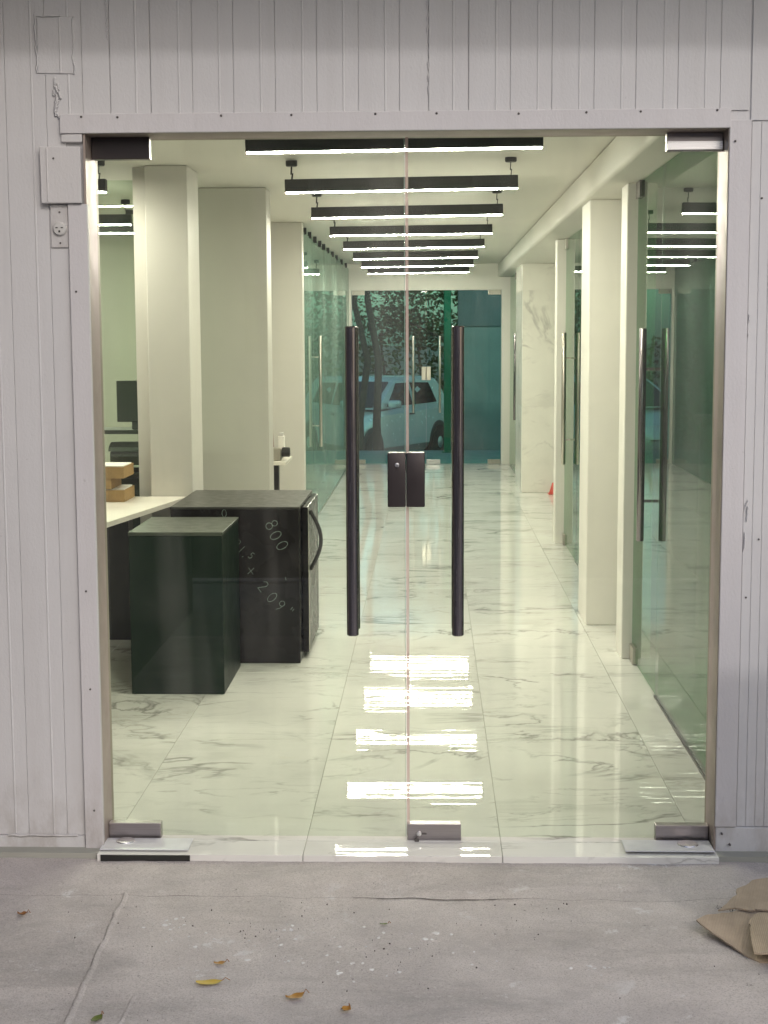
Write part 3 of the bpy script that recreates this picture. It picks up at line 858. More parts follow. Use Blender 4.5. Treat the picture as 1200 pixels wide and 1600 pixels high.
# left glass partition: three panes, one a door with a long bar handle
lp = thing('glass_partition', (-1.03, 10.5, 0), 'green glass partition along the left of the corridor with clips along its top', 'glass partition')
for a, b in ((7.615, 8.60), (10.13, 11.6), (11.605, 13.2), (13.205, 14.465)):
    obj('pane', box(-1.035, -1.025, a + 0.002, b - 0.002, 0.004, 2.44), M['film'], lp)
for y in (7.9, 8.4, 9.0, 9.6, 10.1, 10.7, 11.4, 12.1, 13.0, 13.9):
    obj('clip', box(-1.045, -1.015, y - 0.018, y + 0.018, 2.43, 2.485), M['black'], lp)
obj('bottom_track', box(-1.04, -1.02, 7.615, 14.465, 0.0005, 0.0035), M['satin'], lp)
ld = thing('glass_door', (-1.03, 9.37, 0), 'glass door in the left partition with a long slim bar handle', 'glass door')
obj('pane', box(-1.035, -1.025, 8.605, 10.125, 0.006, 2.42), M['film'], ld)
handle_pair(ld, -1.03, 8.83, 0.63, 1.61, 'X', 0.013, 0.05, M['satin'])

# ------------------------------------------------------------------ interior: right side
rp = thing('glass_partition', (1.0, 1.1, 0), 'dark green fixed glass partition just inside the right jamb', 'glass partition')
obj('pane', box(0.995, 1.005, 0.165, 2.017, 0.012, 2.325), M['part'], rp)
obj('bottom_track', box(0.988, 1.012, 0.165, 2.017, 0.0005, 0.0115), M['bronze'], rp)
obj('pane_edge', box(0.9945, 1.0055, 2.0175, 2.019, 0.012, 2.325), M['edgegreen'], rp)
rd = thing('glass_door', (1.0, 2.4, 0), 'green glass side door with tall double bar handle near the right jamb', 'glass door')
obj('pane', box(0.995, 1.005, 2.022, 2.815, 0.012, 2.325), M['part'], rd)
obj('hinge', box(0.982, 1.018, 2.68, 2.81, 0.004, 0.085, bev=0.002), M['satin'], rd)
obj('hinge', box(0.982, 1.018, 2.68, 2.81, 2.25, 2.328, bev=0.002), M['handle'], rd)
handle_pair(rd, 1.0, 2.22, 0.675, 1.632, 'X', 0.0165, 0.055, M['handle'])
pillar(0.945, 1.088, 2.83, 3.05, 2.329, 'slim white door post just past the first right side door', 'white')
fd = thing('frosted_door', (1.06, 3.4, 0), 'grey frosted door in the recess beside the white column', 'door')
obj('leaf', box(1.04, 1.075, 3.235, 3.705, 0.004, 2.32, bev=0.003), M['frost'], fd)
obj('stop', box(1.03, 1.085, 3.052, 3.232, 0.001, 2.329), M['frost'], fd)
obj('lock', lathe(bmesh.new(), [(0.018, 0.0), (0.017, -0.012), (0.008, -0.016)], (1.04, 3.62, 0.25), 'X', 16), M['brightsteel'], fd, smooth=40)
obj('top_clip', box(1.01, 1.039, 3.4, 3.45, 2.25, 2.315), M['black'], fd)
pillar(0.858, 1.04, 3.716, 4.15, 2.329, 'broad white column projecting into the corridor on the right', 'white')
r2 = thing('glass_partition', (1.03, 5.1, 0), 'fixed glass partition behind the broad white column', 'glass partition')
obj('pane', box(1.025, 1.035, 4.155, 6.09, 0.012, 2.325), M['part'], r2)
obj('bottom_track', box(1.02, 1.04, 4.155, 6.09, 0.0005, 0.0115), M['satin'], r2)
rd2 = thing('glass_door', (1.03, 6.6, 0), 'second right side glass door with satin double bar handle past the white column', 'glass door')
obj('pane', box(1.025, 1.035, 6.095, 7.06, 0.012, 2.325), M['part'], rd2)
obj('hinge', box(1.012, 1.048, 6.95, 7.05, 0.004, 0.085, bev=0.002), M['satin'], rd2)
obj('hinge', box(1.012, 1.048, 6.95, 7.05, 2.25, 2.328, bev=0.002), M['satin'], rd2)
handle_pair(rd2, 1.03, 6.60, 0.655, 1.622, 'X', 0.0165, 0.055, M['satin'])
pillar(0.957, 1.088, 7.075, 7.24, 2.329, 'slim white post in front of the marble clad alcove', 'white')
# marble clad wall of the alcove
mw = thing('marble_wall', (1.6, 10.95, 0), 'marble tiled end wall of the alcove behind the red cone', 'wall')
obj('core', box(0.936, 2.35, 10.935, 12.05, 0.001, 2.329), M['white'], mw)
for z0, z1 in ((0.002, 0.885), (0.887, 2.06), (2.062, 2.328)):
    for k in range(3):
        a = 0.93 + 0.60 * k
        o = obj('tile', box(a, min(a + 0.598, 2.349), 10.922, 10.934, z0, z1, bev=0.0008), M['wallmarble'], mw, loc=(a + .3, 10.93, (z0 + z1) / 2))
    obj('tile', box(0.924, 0.9355, 10.9345, 12.05, z0, z1, bev=0.0008), M['wallmarble'], mw, loc=(0.93, 11.5, (z0 + z1) / 2))
cn = thing('traffic_cone', (1.245, 10.80, 0), 'small red cone on the floor against the marble alcove wall', 'cone')
obj('base', box(1.19, 1.30, 10.745, 10.855, 0.0005, 0.010, bev=0.003), M['red'], cn)
obj('cone', lathe(bmesh.new(), [(0.048, 0.010), (0.045, 0.016), (0.014, 0.115), (0.010, 0.118)], (1.245, 10.80, 0), 'Z', 24), M['red'], cn, smooth=40)
r3 = thing('glass_door', (0.99, 13, 0), 'farthest right side glass door with a dark bar handle close to the back door', 'glass door')
obj('pane', box(0.985, 0.995, 12.06, 13.2, 0.012, 2.325), M['part'], r3)
obj('hinge', box(0.972, 1.008, 13.08, 13.18, 2.25, 2.328, bev=0.002), M['handle'], r3)
handle_pair(r3, 0.99, 12.6, 0.655, 1.63, 'X', 0.0165, 0.045, M['handle'])
r4 = thing('glass_partition', (0.99, 13.8, 0), 'fixed glass pane between the farthest right side door and the back wall', 'glass partition')
obj('pane', box(0.985, 0.995, 13.205, 14.465, 0.012, 2.325), M['part'], r4)
obj('bottom_track', box(0.98, 1.0, 13.205, 14.465, 0.0005, 0.0115), M['satin'], r4)

# ------------------------------------------------------------------ back glass doors
BY = 14.49
b1 = thing('glass_door', (-0.52, BY, 0), 'left leaf of the teal glass back door at the corridor end', 'glass door')
obj('pane', box(-0.985, -0.064, BY - 0.006, BY + 0.006, 0.01, 2.168), M['teal'], b1)
patch(b1, -0.984, -0.83, BY, 2.115, 2.172, M['satin']); patch(b1, -0.984, -0.83, BY, 0.004, 0.058, M['satin'])
handle_pair(b1, -0.2215, BY, 0.65, 1.607, 'Y', 0.013, 0.05, M['satin'])
obj('lock_box', box(-0.118, -0.0625, BY - 0.024, BY + 0.024, 1.057, 1.226, bev=0.003), M['satin'], b1)
b2 = thing('glass_door', (0.40, BY, 0), 'right leaf of the teal glass back door at the corridor end', 'glass door')
obj('pane', box(-0.060, 0.872, BY - 0.006, BY + 0.006, 0.01, 2.168), M['teal'], b2)
patch(b2, 0.71, 0.872, BY, 2.115, 2.172, M['satin']); patch(b2, 0.71, 0.872, BY, 0.004, 0.058, M['satin'])
patch(b2, -0.060, 0.112, BY, 0.004, 0.062, M['brightsteel'])
handle_pair(b2, 0.107, BY, 0.65, 1.607, 'Y', 0.013, 0.05, M['satin'])
obj('lock_keep', box(-0.0605, -0.006, BY - 0.024, BY + 0.024, 1.057, 1.226, bev=0.003), M['satin'], b2)

# both back leaves turned slightly to steer lamp reflections out of view
for leaf_, hx, a_ in ((b1, -0.985, -2.6), (b2, 0.872, 2.2)):
    mt = Matrix.Translation((hx, BY, 0)) @ Matrix.Rotation(R(a_), 4, 'Z') @ Matrix.Translation((-hx, -BY, 0)) @ Matrix.Translation(leaf_.location)
    leaf_.location = mt.to_translation(); leaf_.rotation_euler = (0, 0, R(a_))

# ------------------------------------------------------------------ lamps
def make_lamp(x0, x1, y, zb, label, group, tilt=0.0):
    L = x1 - x0
    t = thing('pendant_lamp', (0, 0, 0), label, 'pendant lamp', group)
    bm = box(-L / 2, L / 2, -0.026, 0.026, 0.004, 0.068, bev=0.002)
    obj('housing', bm, M['black'], t)
    obj('diffuser', box(-L / 2 + 0.004, L / 2 - 0.004, -0.0115, 0.0115, -0.0005, 0.0037), M['lamp'], t)
    for s in (-1, 1):
        xx = s * (L / 2 - 0.035)
        k = obj('ceiling_cup', lathe(bmesh.new(), [(0.030, 2.4995 - zb), (0.030, 2.475 - zb), (0.026, 2.470 - zb)], (xx, 0, 0), 'Z', 18), M['black'], t, smooth=40)
        bm = tube(bmesh.new(), [(xx, 0, 0.068), (xx + 0.004, 0.004, 0.10), (xx - 0.003, 0.002, 2.43 - zb), (xx, 0, 2.472 - zb)], 0.0028 if s > 0 else 0.005, 6)
        obj('cord', bm, M['black'], t)
    t.location = ((x0 + x1) / 2, y, zb); t.rotation_euler = (0, tilt, 0)
    return t
nth = ['black linear pendant lamp closest to the glass front door', 'second linear pendant lamp from the front door, hung on visible black cords', 'third linear pendant lamp from the front door', 'fourth linear pendant lamp from the front door',
       'fifth linear pendant lamp from the front door', 'sixth linear pendant lamp, third from the back door', 'seventh linear pendant lamp, second from the back door', 'last linear pendant lamp closest to the teal back door']
lamp0 = make_lamp(-0.740, 0.445, 1.549, 2.336, nth[0], 'linear pendant lamps along the corridor', -0.010)
for k in range(1, 8):
    dup(lamp0, (lamp0.location.x + 0.004 * rng.uniform(-1, 1), 1.549 + 1.6846 * k, 2.336), nth[k], (0, -0.010 + rng.uniform(-.003, .003), rng.uniform(-.006, .006)))
og = 'linear pendant lamps of the left office side'
lampo = make_lamp(-2.84, -1.655, 3.2, 2.336, 'lamp end over the white desk at the top of the left jamb', og)
dup(lampo, (-2.56, 5.43, 2.336), 'upper of the two lit lamps behind the office glass')
dup(lampo, (-2.69, 6.23, 2.336), 'lower of the two lit lamps behind the office glass')

# small spot lamp hanging behind the left partition
sp = thing('spot_lamp', (-1.2, 9.0, 2.2), 'small black spot lamp hanging behind the left glass partition', 'spot lamp')
obj('stem', tube(bmesh.new(), [(-1.2, 9.0, 2.26), (-1.2, 9.0, 2.499)], 0.006, 8), M['black'], sp)
obj('shade', lathe(bmesh.new(), [(0.02, 2.265), (0.045, 2.25), (0.05, 2.16)], (-1.2, 9.0, 0), 'Z', 18), M['black'], sp, smooth=40)
obj('lens', lathe(bmesh.new(), [(0.042, 2.159), (0.042, 2.1585)], (-1.2, 9.0, 0), 'Z', 18), M['lamp'], sp)

# ------------------------------------------------------------------ behind the back door: terrace, street, car, trees
struct('terrace', box(-8, 8, 14.63, 16.85, -0.4, -0.004, bev=0.01), M['paving'])
struct('street_back', box(-60, 60, 16.9, 34, -0.75, -0.60), M['asphalt'])
gp = thing('post', (0.22, 16.5, 0), 'emerald green post on the terrace beyond the teal back door', 'post')
obj('shaft', box(0.175, 0.275, 16.45, 16.55, 0.0, 3.2, bev=0.008), M['greenpost'], gp)
obj('foot', box(0.15, 0.30, 16.42, 16.58, -0.004, 0.012, bev=0.002), M['greenpost'], gp)
gw = thing('garden_wall', (2.2, 18.2, -0.6), 'grey plastered wall with dark upper band outside the back door', 'wall')
obj('wall', box(0.42, 4.4, 18.0, 18.3, -0.6, 1.75), M['outwall'], gw)
obj('upper_band', box(0.40, 4.42, 17.98, 18.32, 1.7502, 3.4), M['outwall2'], gw)
obj('pilaster', box(1.32, 1.52, 17.9, 17.998, -0.6, 1.74), M['outwall2'], gw)

def make_car():
    t = thing('parked_car', (0, 0, 0), 'silver white hatchback parked in the street beyond the back door', 'car')
    st = [(2.0, 0.38, 0.62, 0.55), (1.93, 0.22, 0.74, 0.74), (1.6, 0.2, 0.84, 0.82), (1.0, 0.2, 0.94, 0.85), (0.3, 0.2, 0.98, 0.86), (-0.8, 0.2, 1.0, 0.86), (-1.5, 0.22, 1.0, 0.85), (-1.9, 0.28, 0.96, 0.78), (-1.98, 0.4, 0.8, 0.70)]
    bm = bmesh.new(); rings = []
    for x, zl, zb, w in st:
        half = [(w * 0.86, zl), (w, zl + 0.14), (w * 1.005, (zl + zb) / 2), (w * 0.985, zb - 0.08), (w * 0.9, zb)]
        ring = [bm.verts.new((x, y, z)) for y, z in half] + [bm.verts.new((x, 0, zb + 0.025))] + [bm.verts.new((x, -y, z)) for y, z in half[::-1]]
        rings.append(ring)
    n = len(rings[0])
    for a, b in zip(rings, rings[1:]):
        for k in range(n): bm.faces.new((a[k], a[(k + 1) % n], b[(k + 1) % n], b[k]))
    bm.faces.new(rings[0]); bm.faces.new(rings[-1])
    obj('body', bm, M['carpaint'], t, smooth=35)
    # cabin: rings of (x front, x rear, half width, z)
    cab = [(0.98, -1.86, 0.77, 0.985), (0.42, -1.72, 0.70, 1.28), (0.12, -1.58, 0.64, 1.44), (-0.1, -1.45, 0.56, 1.49)]
    bm = bmesh.new(); rings = []
    for xf, xr, w, z in cab:
        rings.append([bm.verts.new(p) for p in ((xf, -w, z), (xf + .05, 0, z), (xf, w, z), ((xf + xr) / 2, w * 1.02, z), (xr, w * .94, z), (xr - .04, 0, z), (xr, -w * .94, z), ((xf + xr) / 2, -w * 1.02, z))])
    for a, b in zip(rings, rings[1:]):
        for k in range(8): bm.faces.new((a[k], a[(k + 1) % 8], b[(k + 1) % 8], b[k]))
    bm.faces.new(rings[-1])
    obj('cabin', bm, M['carpaint'], t, smooth=35)
    def pane(name, pts, off):
        bm = bmesh.new(); o = Vector(off)
        a = [bm.verts.new(Vector(p) + o) for p in pts]; b = [bm.verts.new(Vector(p) - o) for p in pts]
        bm.faces.new(a); bm.faces.new(b[::-1])
        for i in range(len(a)): bm.faces.new((a[i], a[(i + 1) % len(a)], b[(i + 1) % len(a)], b[i]))
        obj(name, bm, M['carglass'], t)
    pane('windscreen', [(0.93, -0.66, 1.01), (0.98, 0, 1.01), (0.93, 0.66, 1.01), (0.18, 0.57, 1.41), (0.22, 0, 1.41), (0.18, -0.57, 1.41)], (0.02, 0, 0.02))
    for s in (-1, 1):
        pane('side_window', [(0.62, s * 0.765, 1.02), (-0.32, s * 0.778, 1.02), (-0.32, s * 0.665, 1.40), (0.10, s * 0.655, 1.40)], (0, s * 0.012, 0.003))
        pane('side_window', [(-0.42, s * 0.778, 1.02), (-1.35, s * 0.745, 1.03), (-1.18, s * 0.655, 1.38), (-0.42, s * 0.668, 1.40)], (0, s * 0.012, 0.003))
        mi = obj('wing_mirror', box(0.50, 0.66, min(s * .80, s * 1.0), max(s * .80, s * 1.0), 1.0, 1.13, bev=0.035, seg=3), M['carpaint'], t, smooth=60)
        obj('headlight', box(1.72, 1.90, min(s * .54, s * .775), max(s * .54, s * .775), 0.62, 0.76, bev=0.03, seg=2), M['plug'], t, smooth=60)
        obj('door_handle', box(-0.22, -0.06, min(s * .855, s * .885), max(s * .855, s * .885), 0.86, 0.885, bev=0.008), M['black'], t)
        for x in (1.28, -1.22):
            w = obj('wheel', lathe(bmesh.new(), [(0.2, -0.10), (0.30, -0.10), (0.315, -0.07), (0.315, 0.07), (0.30, 0.10), (0.2, 0.10)], (x, s * 0.79, 0.315), 'Y', 28), M['tyre'], t, smooth=40)
            obj('rim', lathe(bmesh.new(), [(0.03, s * 0.112), (0.06, s * 0.108), (0.185, s * 0.085), (0.20, s * 0.098)], (x, s * 0.79, 0.315), 'Y', 20), M['brightsteel'], w, smooth=40)
            obj('wheel_arch', lathe(bmesh.new(), [(0.30, s * 0.83), (0.375, s * 0.845), (0.38, s * 0.86), (0.345, s * 0.872), (0.32, s * 0.872)], (x, 0, 0.33), 'Y', 28), M['black'], t, smooth=40)
    obj('grille', box(1.93, 1.99, -0.42, 0.42, 0.40, 0.56, bev=0.01), M['black'], t)
    obj('bumper_trim', box(1.80, 1.965, -0.74, 0.74, 0.235, 0.33, bev=0.02), M['black'], t)
    return t
car = make_car()
car.location = (-1.17, 22.0, -0.60)
car.rotation_euler = (0, 0, R(-116))

# trees
def crown_mesh(bm, clumps, n, rr, size):
    for _ in range(n):
        c, r = clumps[rr.randrange(len(clumps))]
        d = Vector((rr.gauss(0, 1), rr.gauss(0, 1), rr.gauss(0, 1))).normalized() * r * rr.random() ** 0.4
        p = Vector(c) + Vector((d.x, d.y, d.z * 0.75))
        a = Vector((rr.gauss(0, 1), rr.gauss(0, 1), rr.gauss(0, .6))).normalized()
        b = a.cross(Vector((rr.gauss(0, 1), rr.gauss(0, 1), rr.gauss(0, 1)))).normalized()
        s = size * rr.uniform(0.6, 1.3)
        bm.faces.new([bm.verts.new(p + v) for v in (-a * s, b * s * .42, a * s, -b * s * .42)])
def make_tree(seed, h, clear, rad, n, label, group, size=0.055, tr=0.11):
    rr = random.Random(seed)
    t = thing('tree', (0, 0, 0), label, 'tree', group)
    bm = bmesh.new()
    pts = [(0.05 * rr.uniform(-1, 1) * k, 0.05 * rr.uniform(-1, 1) * k, h * 0.62 * k / 5) for k in range(6)]
    tube(bm, pts, [tr * (1.25 if k == 0 else 1) * (1 - 0.11 * k) for k in range(6)], 12)
    clumps = []
    for k in range(9):
        z0 = clear * 0.75 + (h * 0.6 - clear * 0.75) * rr.random()
        a = rr.uniform(0, 2 * math.pi); L = rad * rr.uniform(0.45, 0.9)
        e = Vector((math.cos(a) * L, math.sin(a) * L, z0 + L * rr.uniform(0.3, 0.9)))
        tube(bm, [(pts[2][0] * .5, pts[2][1] * .5, z0), (e.x * .5, e.y * .5, z0 + (e.z - z0) * .6), e], [tr * .42, tr * .26, tr * .12], 7)
        clumps.append((e, rad * rr.uniform(0.35, 0.55)))
    clumps.append((Vector((0, 0, h * 0.8)), rad * 0.6))
    obj('trunk', bm, M['bark'], t, smooth=60)
    bm = bmesh.new(); crown_mesh(bm, clumps, n, rr, size)
    obj('crown', bm, M['foliage'], t)
    return t
g1 = 'street trees beyond the back door'
ta = make_tree(3, 7.4, 4.6, 1.3, 3600, 'tree with a dark trunk in front of the parked car', g1, tr=0.068); ta.location = (-0.80, 18.0, -0.6)
tb_ = make_tree(8, 6.0, 0.9, 2.6, 12000, 'bushy tree behind the parked car roof', g1); tb_.location = (1.15, 25.0, -0.6)
tc_ = dup(tb_, (-5.2, 29.5, -0.6), 'far tree to the left behind the parked car', (0, 0, 2.1))
td_ = dup(tb_, (2.4, 28.5, -0.6), 'far tree partly behind the grey garden wall', (0, 0, 4.0))
te_ = dup(ta, (-1.13, 19.2, -0.6), 'leaning tree by the left edge of the back door', (0, R(4), 1.2))

hd = thing('hedge', (-1, 26, -0.6), 'dense dark hedge along the far side of the street behind the parked car', 'hedge', kind='stuff')
bm = bmesh.new(); rr_ = random.Random(21)
cl = [((x + rr_.uniform(-.3, .3), 26.6 + rr_.uniform(-.5, .5), -0.6 + z + rr_.uniform(-.2, .2)), 0.62) for x in [-7 + 0.75 * i for i in range(17)] for z in ((0.4, 1.1, 1.8, 2.5) if x > -1.2 else (0.4, 1.1, 1.7))]
cl += [((x + rr_.uniform(-.5, .5), 27.2, 2.6 + rr_.uniform(-.2, .7)), 0.7) for x in [-0.7 + 0.8 * i for i in range(6)]]
crown_mesh(bm, cl, 15000, rr_, 0.075)
obj('leaves', bm, M['foliage'], hd)
bm = bmesh.new()
for x in [-7 + 0.75 * i for i in range(17)]: tube(bm, [(x, 26.6, -0.6), (x + .1, 26.6, 0.4), (x - .05, 26.7, 1.6)], [.05, .04, .02], 6)
obj('stems', bm, M['bark'], hd)

# across the street behind the photographer (seen mirrored in the glass)
ow = thing('street_building', (0, -33, 0), 'plain dark plastered building across the street mirrored in the front glass', 'building')
obj('wall', box(-26, 26, -34, -33, -0.2, 7.0), M['outwall2'], ow)
obj('coping', box(-26.1, 26.1, -34.1, -32.9, 7.0, 7.15), M['outwall'], ow)
for k in range(11):
    obj('window', box(-20.6 + 4 * k, -19.0 + 4 * k, -32.855, -32.9, 1.2, 2.9), M['carglass'], ow)
    obj('window', box(-20.6 + 4 * k, -19.0 + 4 * k, -32.855, -32.9, 4.4, 6.1), M['carglass'], ow)
pw = thing('shade_parapet', (1.34, -1.2, 0), 'added unseen low white wall that shades the lower right of the facade', 'shade_parapet')  # added out of view, casts the darker band low on the right facade
obj('wall', box(1.06, 1.62, -1.24, -1.1, -0.05, 1.25), M['white'], pw)
obj('coping', box(1.04, 1.64, -1.26, -1.08, 1.2502, 1.29), M['mortar'], pw)

sw = thing('shade_wing_wall', (-1.52, -1.2, 0), 'added unseen plastered wing wall that shades the left of the facade', 'wall')  # unseen blocker added to darken the left side of the facade
obj('wall', box(-1.64, -1.44, -4.2, -0.02, -0.05, 3.5), M['outwall2'], sw)

# ------------------------------------------------------------------ pavement details
def gz(x, y): return walk_z(x, y)
bm = bmesh.new()
prev = None
npt = 110
ring = []
for k in range(npt + 1):
    t = k / npt
    x = -0.902 + (0.045) * t + 0.007 * noise.noise(Vector((k * .14, 0, 0)))+ 0.002 * noise.noise(Vector((k * .7, 5, 0)))
    y = -0.335 - 1.45 * t
    w = 0.0075 + 0.003 * noise.noise(Vector((k * .6, 7, 0))) + 0.002 * t
    h = 0.0085 + 0.004 * noise.noise(Vector((k * .8, 3, 0)))
    z = gz(x, y) - 0.002
    ring.append([bm.verts.new(p) for p in ((x - w * 1.5, y, z), (x - w * .5, y, z + h), (x + w * .4, y, z + h * .9), (x + w * 1.3, y, z))])
for a, b in zip(ring, ring[1:]):
    for i in range(3): bm.faces.new((a[i], a[i + 1], b[i + 1], b[i]))
tag(obj('mortar_ridge', bm, M['concrete'], smooth=50), kind='structure')
bm = bmesh.new(); ring = []
for k in range(24):
    t = k / 23
    x = -0.755 + 0.02 * t - 0.09 * (1 - t) * 0 + 0.05 * t * 0 + 0.004 * noise.noise(Vector((k * .5, 9, 0))) - 0.03 + 0.0 
    x = -0.742 - 0.03 * t + 0.006 * noise.noise(Vector((k * .5, 9, 0)))
    y = -1.02 - 0.6 * t
    z = gz(x, y) + 0.0006
    w = 0.006 + 0.003 * noise.noise(Vector((k * .7, 1, 0)))
    ring.append([bm.verts.new(p) for p in ((x - w, y, z), (x, y, z + 0.003), (x + w, y, z))])
for a, b in zip(ring, ring[1:]):
    for i in range(2): bm.faces.new((a[i], a[i + 1], b[i + 1], b[i]))
tag(obj('mortar_smear', bm, M['concrete'], smooth=50), kind='structure')

# dirt filling the broken edge of the apron
bm = bmesh.new(); ring = []
for k in range(420):
    x = -1.5 + 3.0 * k / 419
    edge = -0.345 + 0.022 * noise.noise(Vector((x * 2.3, 4.1, 0))) + 0.012 * noise.noise(Vector((x * 9.0, 8.1, 0))) + (0.05 * max(0, min(1, (x - 0.7) / 0.5)))
    w = 0.010 * (noise.noise(Vector((x * 2.6, 1.5, 0))) - 0.02) + 0.006 * noise.noise(Vector((x * 31, 4, 0)))
    if w < 0.0006: w = 0.00001
    z = gz(x, edge) + 0.0015
    ring.append([bm.verts.new(p) for p in ((x, edge - w * .6, z), (x, edge + w * .4, z + 0.0004))])
for a, b in zip(ring, ring[1:]): bm.faces.new((a[0], a[1], b[1], b[0]))
tag(obj('dirt_line', bm, M['crack']), kind='stuff')

def leaf(name, x, y, L, W, rz, m, label, curl=0.3, cat='leaf'):
    t = thing(name, (x, y, gz(x, y)), label, cat, 'dry leaves on the pavement')
    bm = bmesh.new(); n = 9; rows = []
    for i in range(n + 1):
        u = i / n
        w = W * math.sin(math.pi * min(1, u * 0.92 + 0.04)) ** 0.8 * (1 - 0.25 * u)
        row = []
        for j in (-1, -0.5, 0, 0.5, 1):
            px = (u - 0.5) * L; py = j * w
            pz = 0.004 + curl * L * ((u - 0.5) ** 2) * 0.9 + abs(j) * W * 0.35 * curl * (1 + 0.6 * math.sin(u * 9 + j * 2))
            row.append(bm.verts.new((px, py, pz)))
        rows.append(row)
    for a, b in zip(rows, rows[1:]):
        for j in range(4): bm.faces.new((a[j], a[j + 1], b[j + 1], b[j]))
    WL[t] = Vector((0, 0, 0))
    bl = obj('blade', bm, m, t, smooth=60)
    tube(bm := bmesh.new(), [(L * .46, 0, 0.004 + curl * L * .2), (L * .6, W * .2, 0.010 + curl * L * .25), (L * .78, W * .25, 0.006)], 0.0011, 5)
    obj('stalk', bm, M['rustleaf'], t)
    t.rotation_euler = (0, 0, rz)
    return t
leaf('leaf', -0.555, -0.83, 0.032, 0.011, 0.2, M['brownleaf'], 'small curled orange leaf, farther of the two near the left middle', 0.5)
leaf('leaf', -0.565, -0.95, 0.068, 0.018, 0.15, M['yellowleaf'], 'yellow leaf lying flat, largest on the pavement', 0.25)
leaf('leaf', -0.339, -1.03, 0.052, 0.016, 0.55, M['brownleaf'], 'curled ochre leaf right of the yellow leaf', 0.6)
leaf('leaf', -0.208, -1.10, 0.026, 0.015, 1.0, M['brownleaf'], 'small crumpled brown leaf with an upright stalk', 0.8)
leaf('leaf', -0.807, -1.16, 0.040, 0.014, 1.1, M['greenleaf'], 'dull green leaf at the foot of the mortar ridge', 0.6)
leaf('leaf', -1.165, -0.50, 0.028, 0.012, 0.3, M['rustleaf'], 'dark rusty leaf alone left of the mortar ridge', 0.9)
leaf('leaf', -0.133, -0.545, 0.024, 0.006, 0.1, M['greenleaf'], 'tiny green leaf near the middle below the threshold', 0.4)

# paint flecks, crumbs
def scatter(name, m, n, xr, yr, smin, smax, seed, clumps=None, hh=0.0016):
    rr = random.Random(seed); bm = bmesh.new()
    for _ in range(n):
        if clumps and rr.random() < 0.75:
            c = rr.choice(clumps); x = rr.gauss(c[0], c[2]); y = rr.gauss(c[1], c[2] * 0.8)
        else: x = rr.uniform(*xr); y = rr.uniform(*yr)
        if y > -0.37: continue
        s = smin + (smax - smin) * rr.random() ** 3.4
        k = rr.randint(5, 8); z = gz(x, y)
        el = rr.uniform(0.5, 1.0); a0 = rr.uniform(0, 6.28)
        lo, hi = [], []
        for i in range(k):
            a = 2 * math.pi * i / k; q = s * rr.uniform(0.55, 1.1)
            dx, dy = q * math.cos(a), q * el * math.sin(a)
            px, py = x + dx * math.cos(a0) - dy * math.sin(a0), y + dx * math.sin(a0) + dy * math.cos(a0)
            lo.append(bm.verts.new((px, py, z - 0.001))); hi.append(bm.verts.new((x + (px - x) * .8, y + (py - y) * .8, z + hh * rr.uniform(.5, 1.3))))
        bm.faces.new(hi)
        for i in range(k): bm.faces.new((lo[i], lo[(i + 1) % k], hi[(i + 1) % k], hi[i]))
    return tag(obj(name, bm, m), kind='stuff')
tag(scatter('paint_flecks', M['fleck'], 270, (-1.5, 1.3), (-1.9, -0.38), 0.0008, 0.011, 5, [(-0.68, -0.70, 0.05), (-0.42, -0.80, 0.07), (-0.2, -0.85, 0.06), (-0.75, -0.55, 0.04), (-0.38, -0.6, 0.05), (0.42, -0.82, 0.025), (0.05, -0.7, 0.12), (-0.15, -0.62, .1)]), 'flecks of white paint spattered over the concrete pavement', 'paint flecks')
tag(scatter('dirt_crumbs', M['crumb'], 230, (-1.5, 1.3), (-1.9, -0.38), 0.001, 0.004, 11, [(-0.9, -0.41, 0.1), (-0.3, -0.40, 0.12), (0.3, -0.41, 0.12), (0.86, -0.40, 0.03), (0.88, -0.44, 0.03), (0.84, -0.48, 0.02), (-0.5, -0.6, 0.05), (-0.1, -0.75, 0.1)], hh=0.003), 'dark crumbs of dirt on the pavement near the cardboard', 'crumbs')

# torn cardboard at the right edge
def sheet(name, poly, label, lift, m, ridges=True, layer=0.0, parent_thing=None):
    """a torn sheet: outline poly (x, y), z by lift(x, y), real thickness"""
    t = thing(name, (poly[0][0], poly[0][1], gz(*poly[0])), label, 'cardboard', 'torn cardboard lying on the pavement')
    bm = bmesh.new()
    pts = []
    for (a, b) in zip(poly, poly[1:] + poly[:1]):
        n = max(2, int((Vector(a) - Vector(b)).length / 0.016))
        for k in range(n):
            s = k / n
            j = 0.0022
            pts.append((a[0] + (b[0] - a[0]) * s + rng.uniform(-j, j), a[1] + (b[1] - a[1]) * s + rng.uniform(-j, j)))
    f = bm.faces.new([bm.verts.new((x, y, 0)) for x, y in pts])
    bmesh.ops.triangulate(bm, faces=[f])
    bmesh.ops.subdivide_edges(bm, edges=bm.edges[:], cuts=2, use_grid_fill=True)
    bmesh.ops.triangulate(bm, faces=bm.faces[:])
    for v in bm.verts: v.co.z = lift(v.co.x, v.co.y)
    r = bmesh.ops.extrude_face_region(bm, geom=bm.faces[:])
    for v in r['geom']:
        if isinstance(v, bmesh.types.BMVert): v.co.z += 0.0045
    obj('sheet', bm, m, t)
    return t
GZ = -0.042
def lift1(x, y): return GZ + 0.006 + 0.10 * max(0, 0.83 - x) ** 1.0 * 0.9 + 0.035 * max(0, (y + 0.78) / 0.3) + 0.0012 * noise.noise(Vector((x * 9, y * 9, 0)))
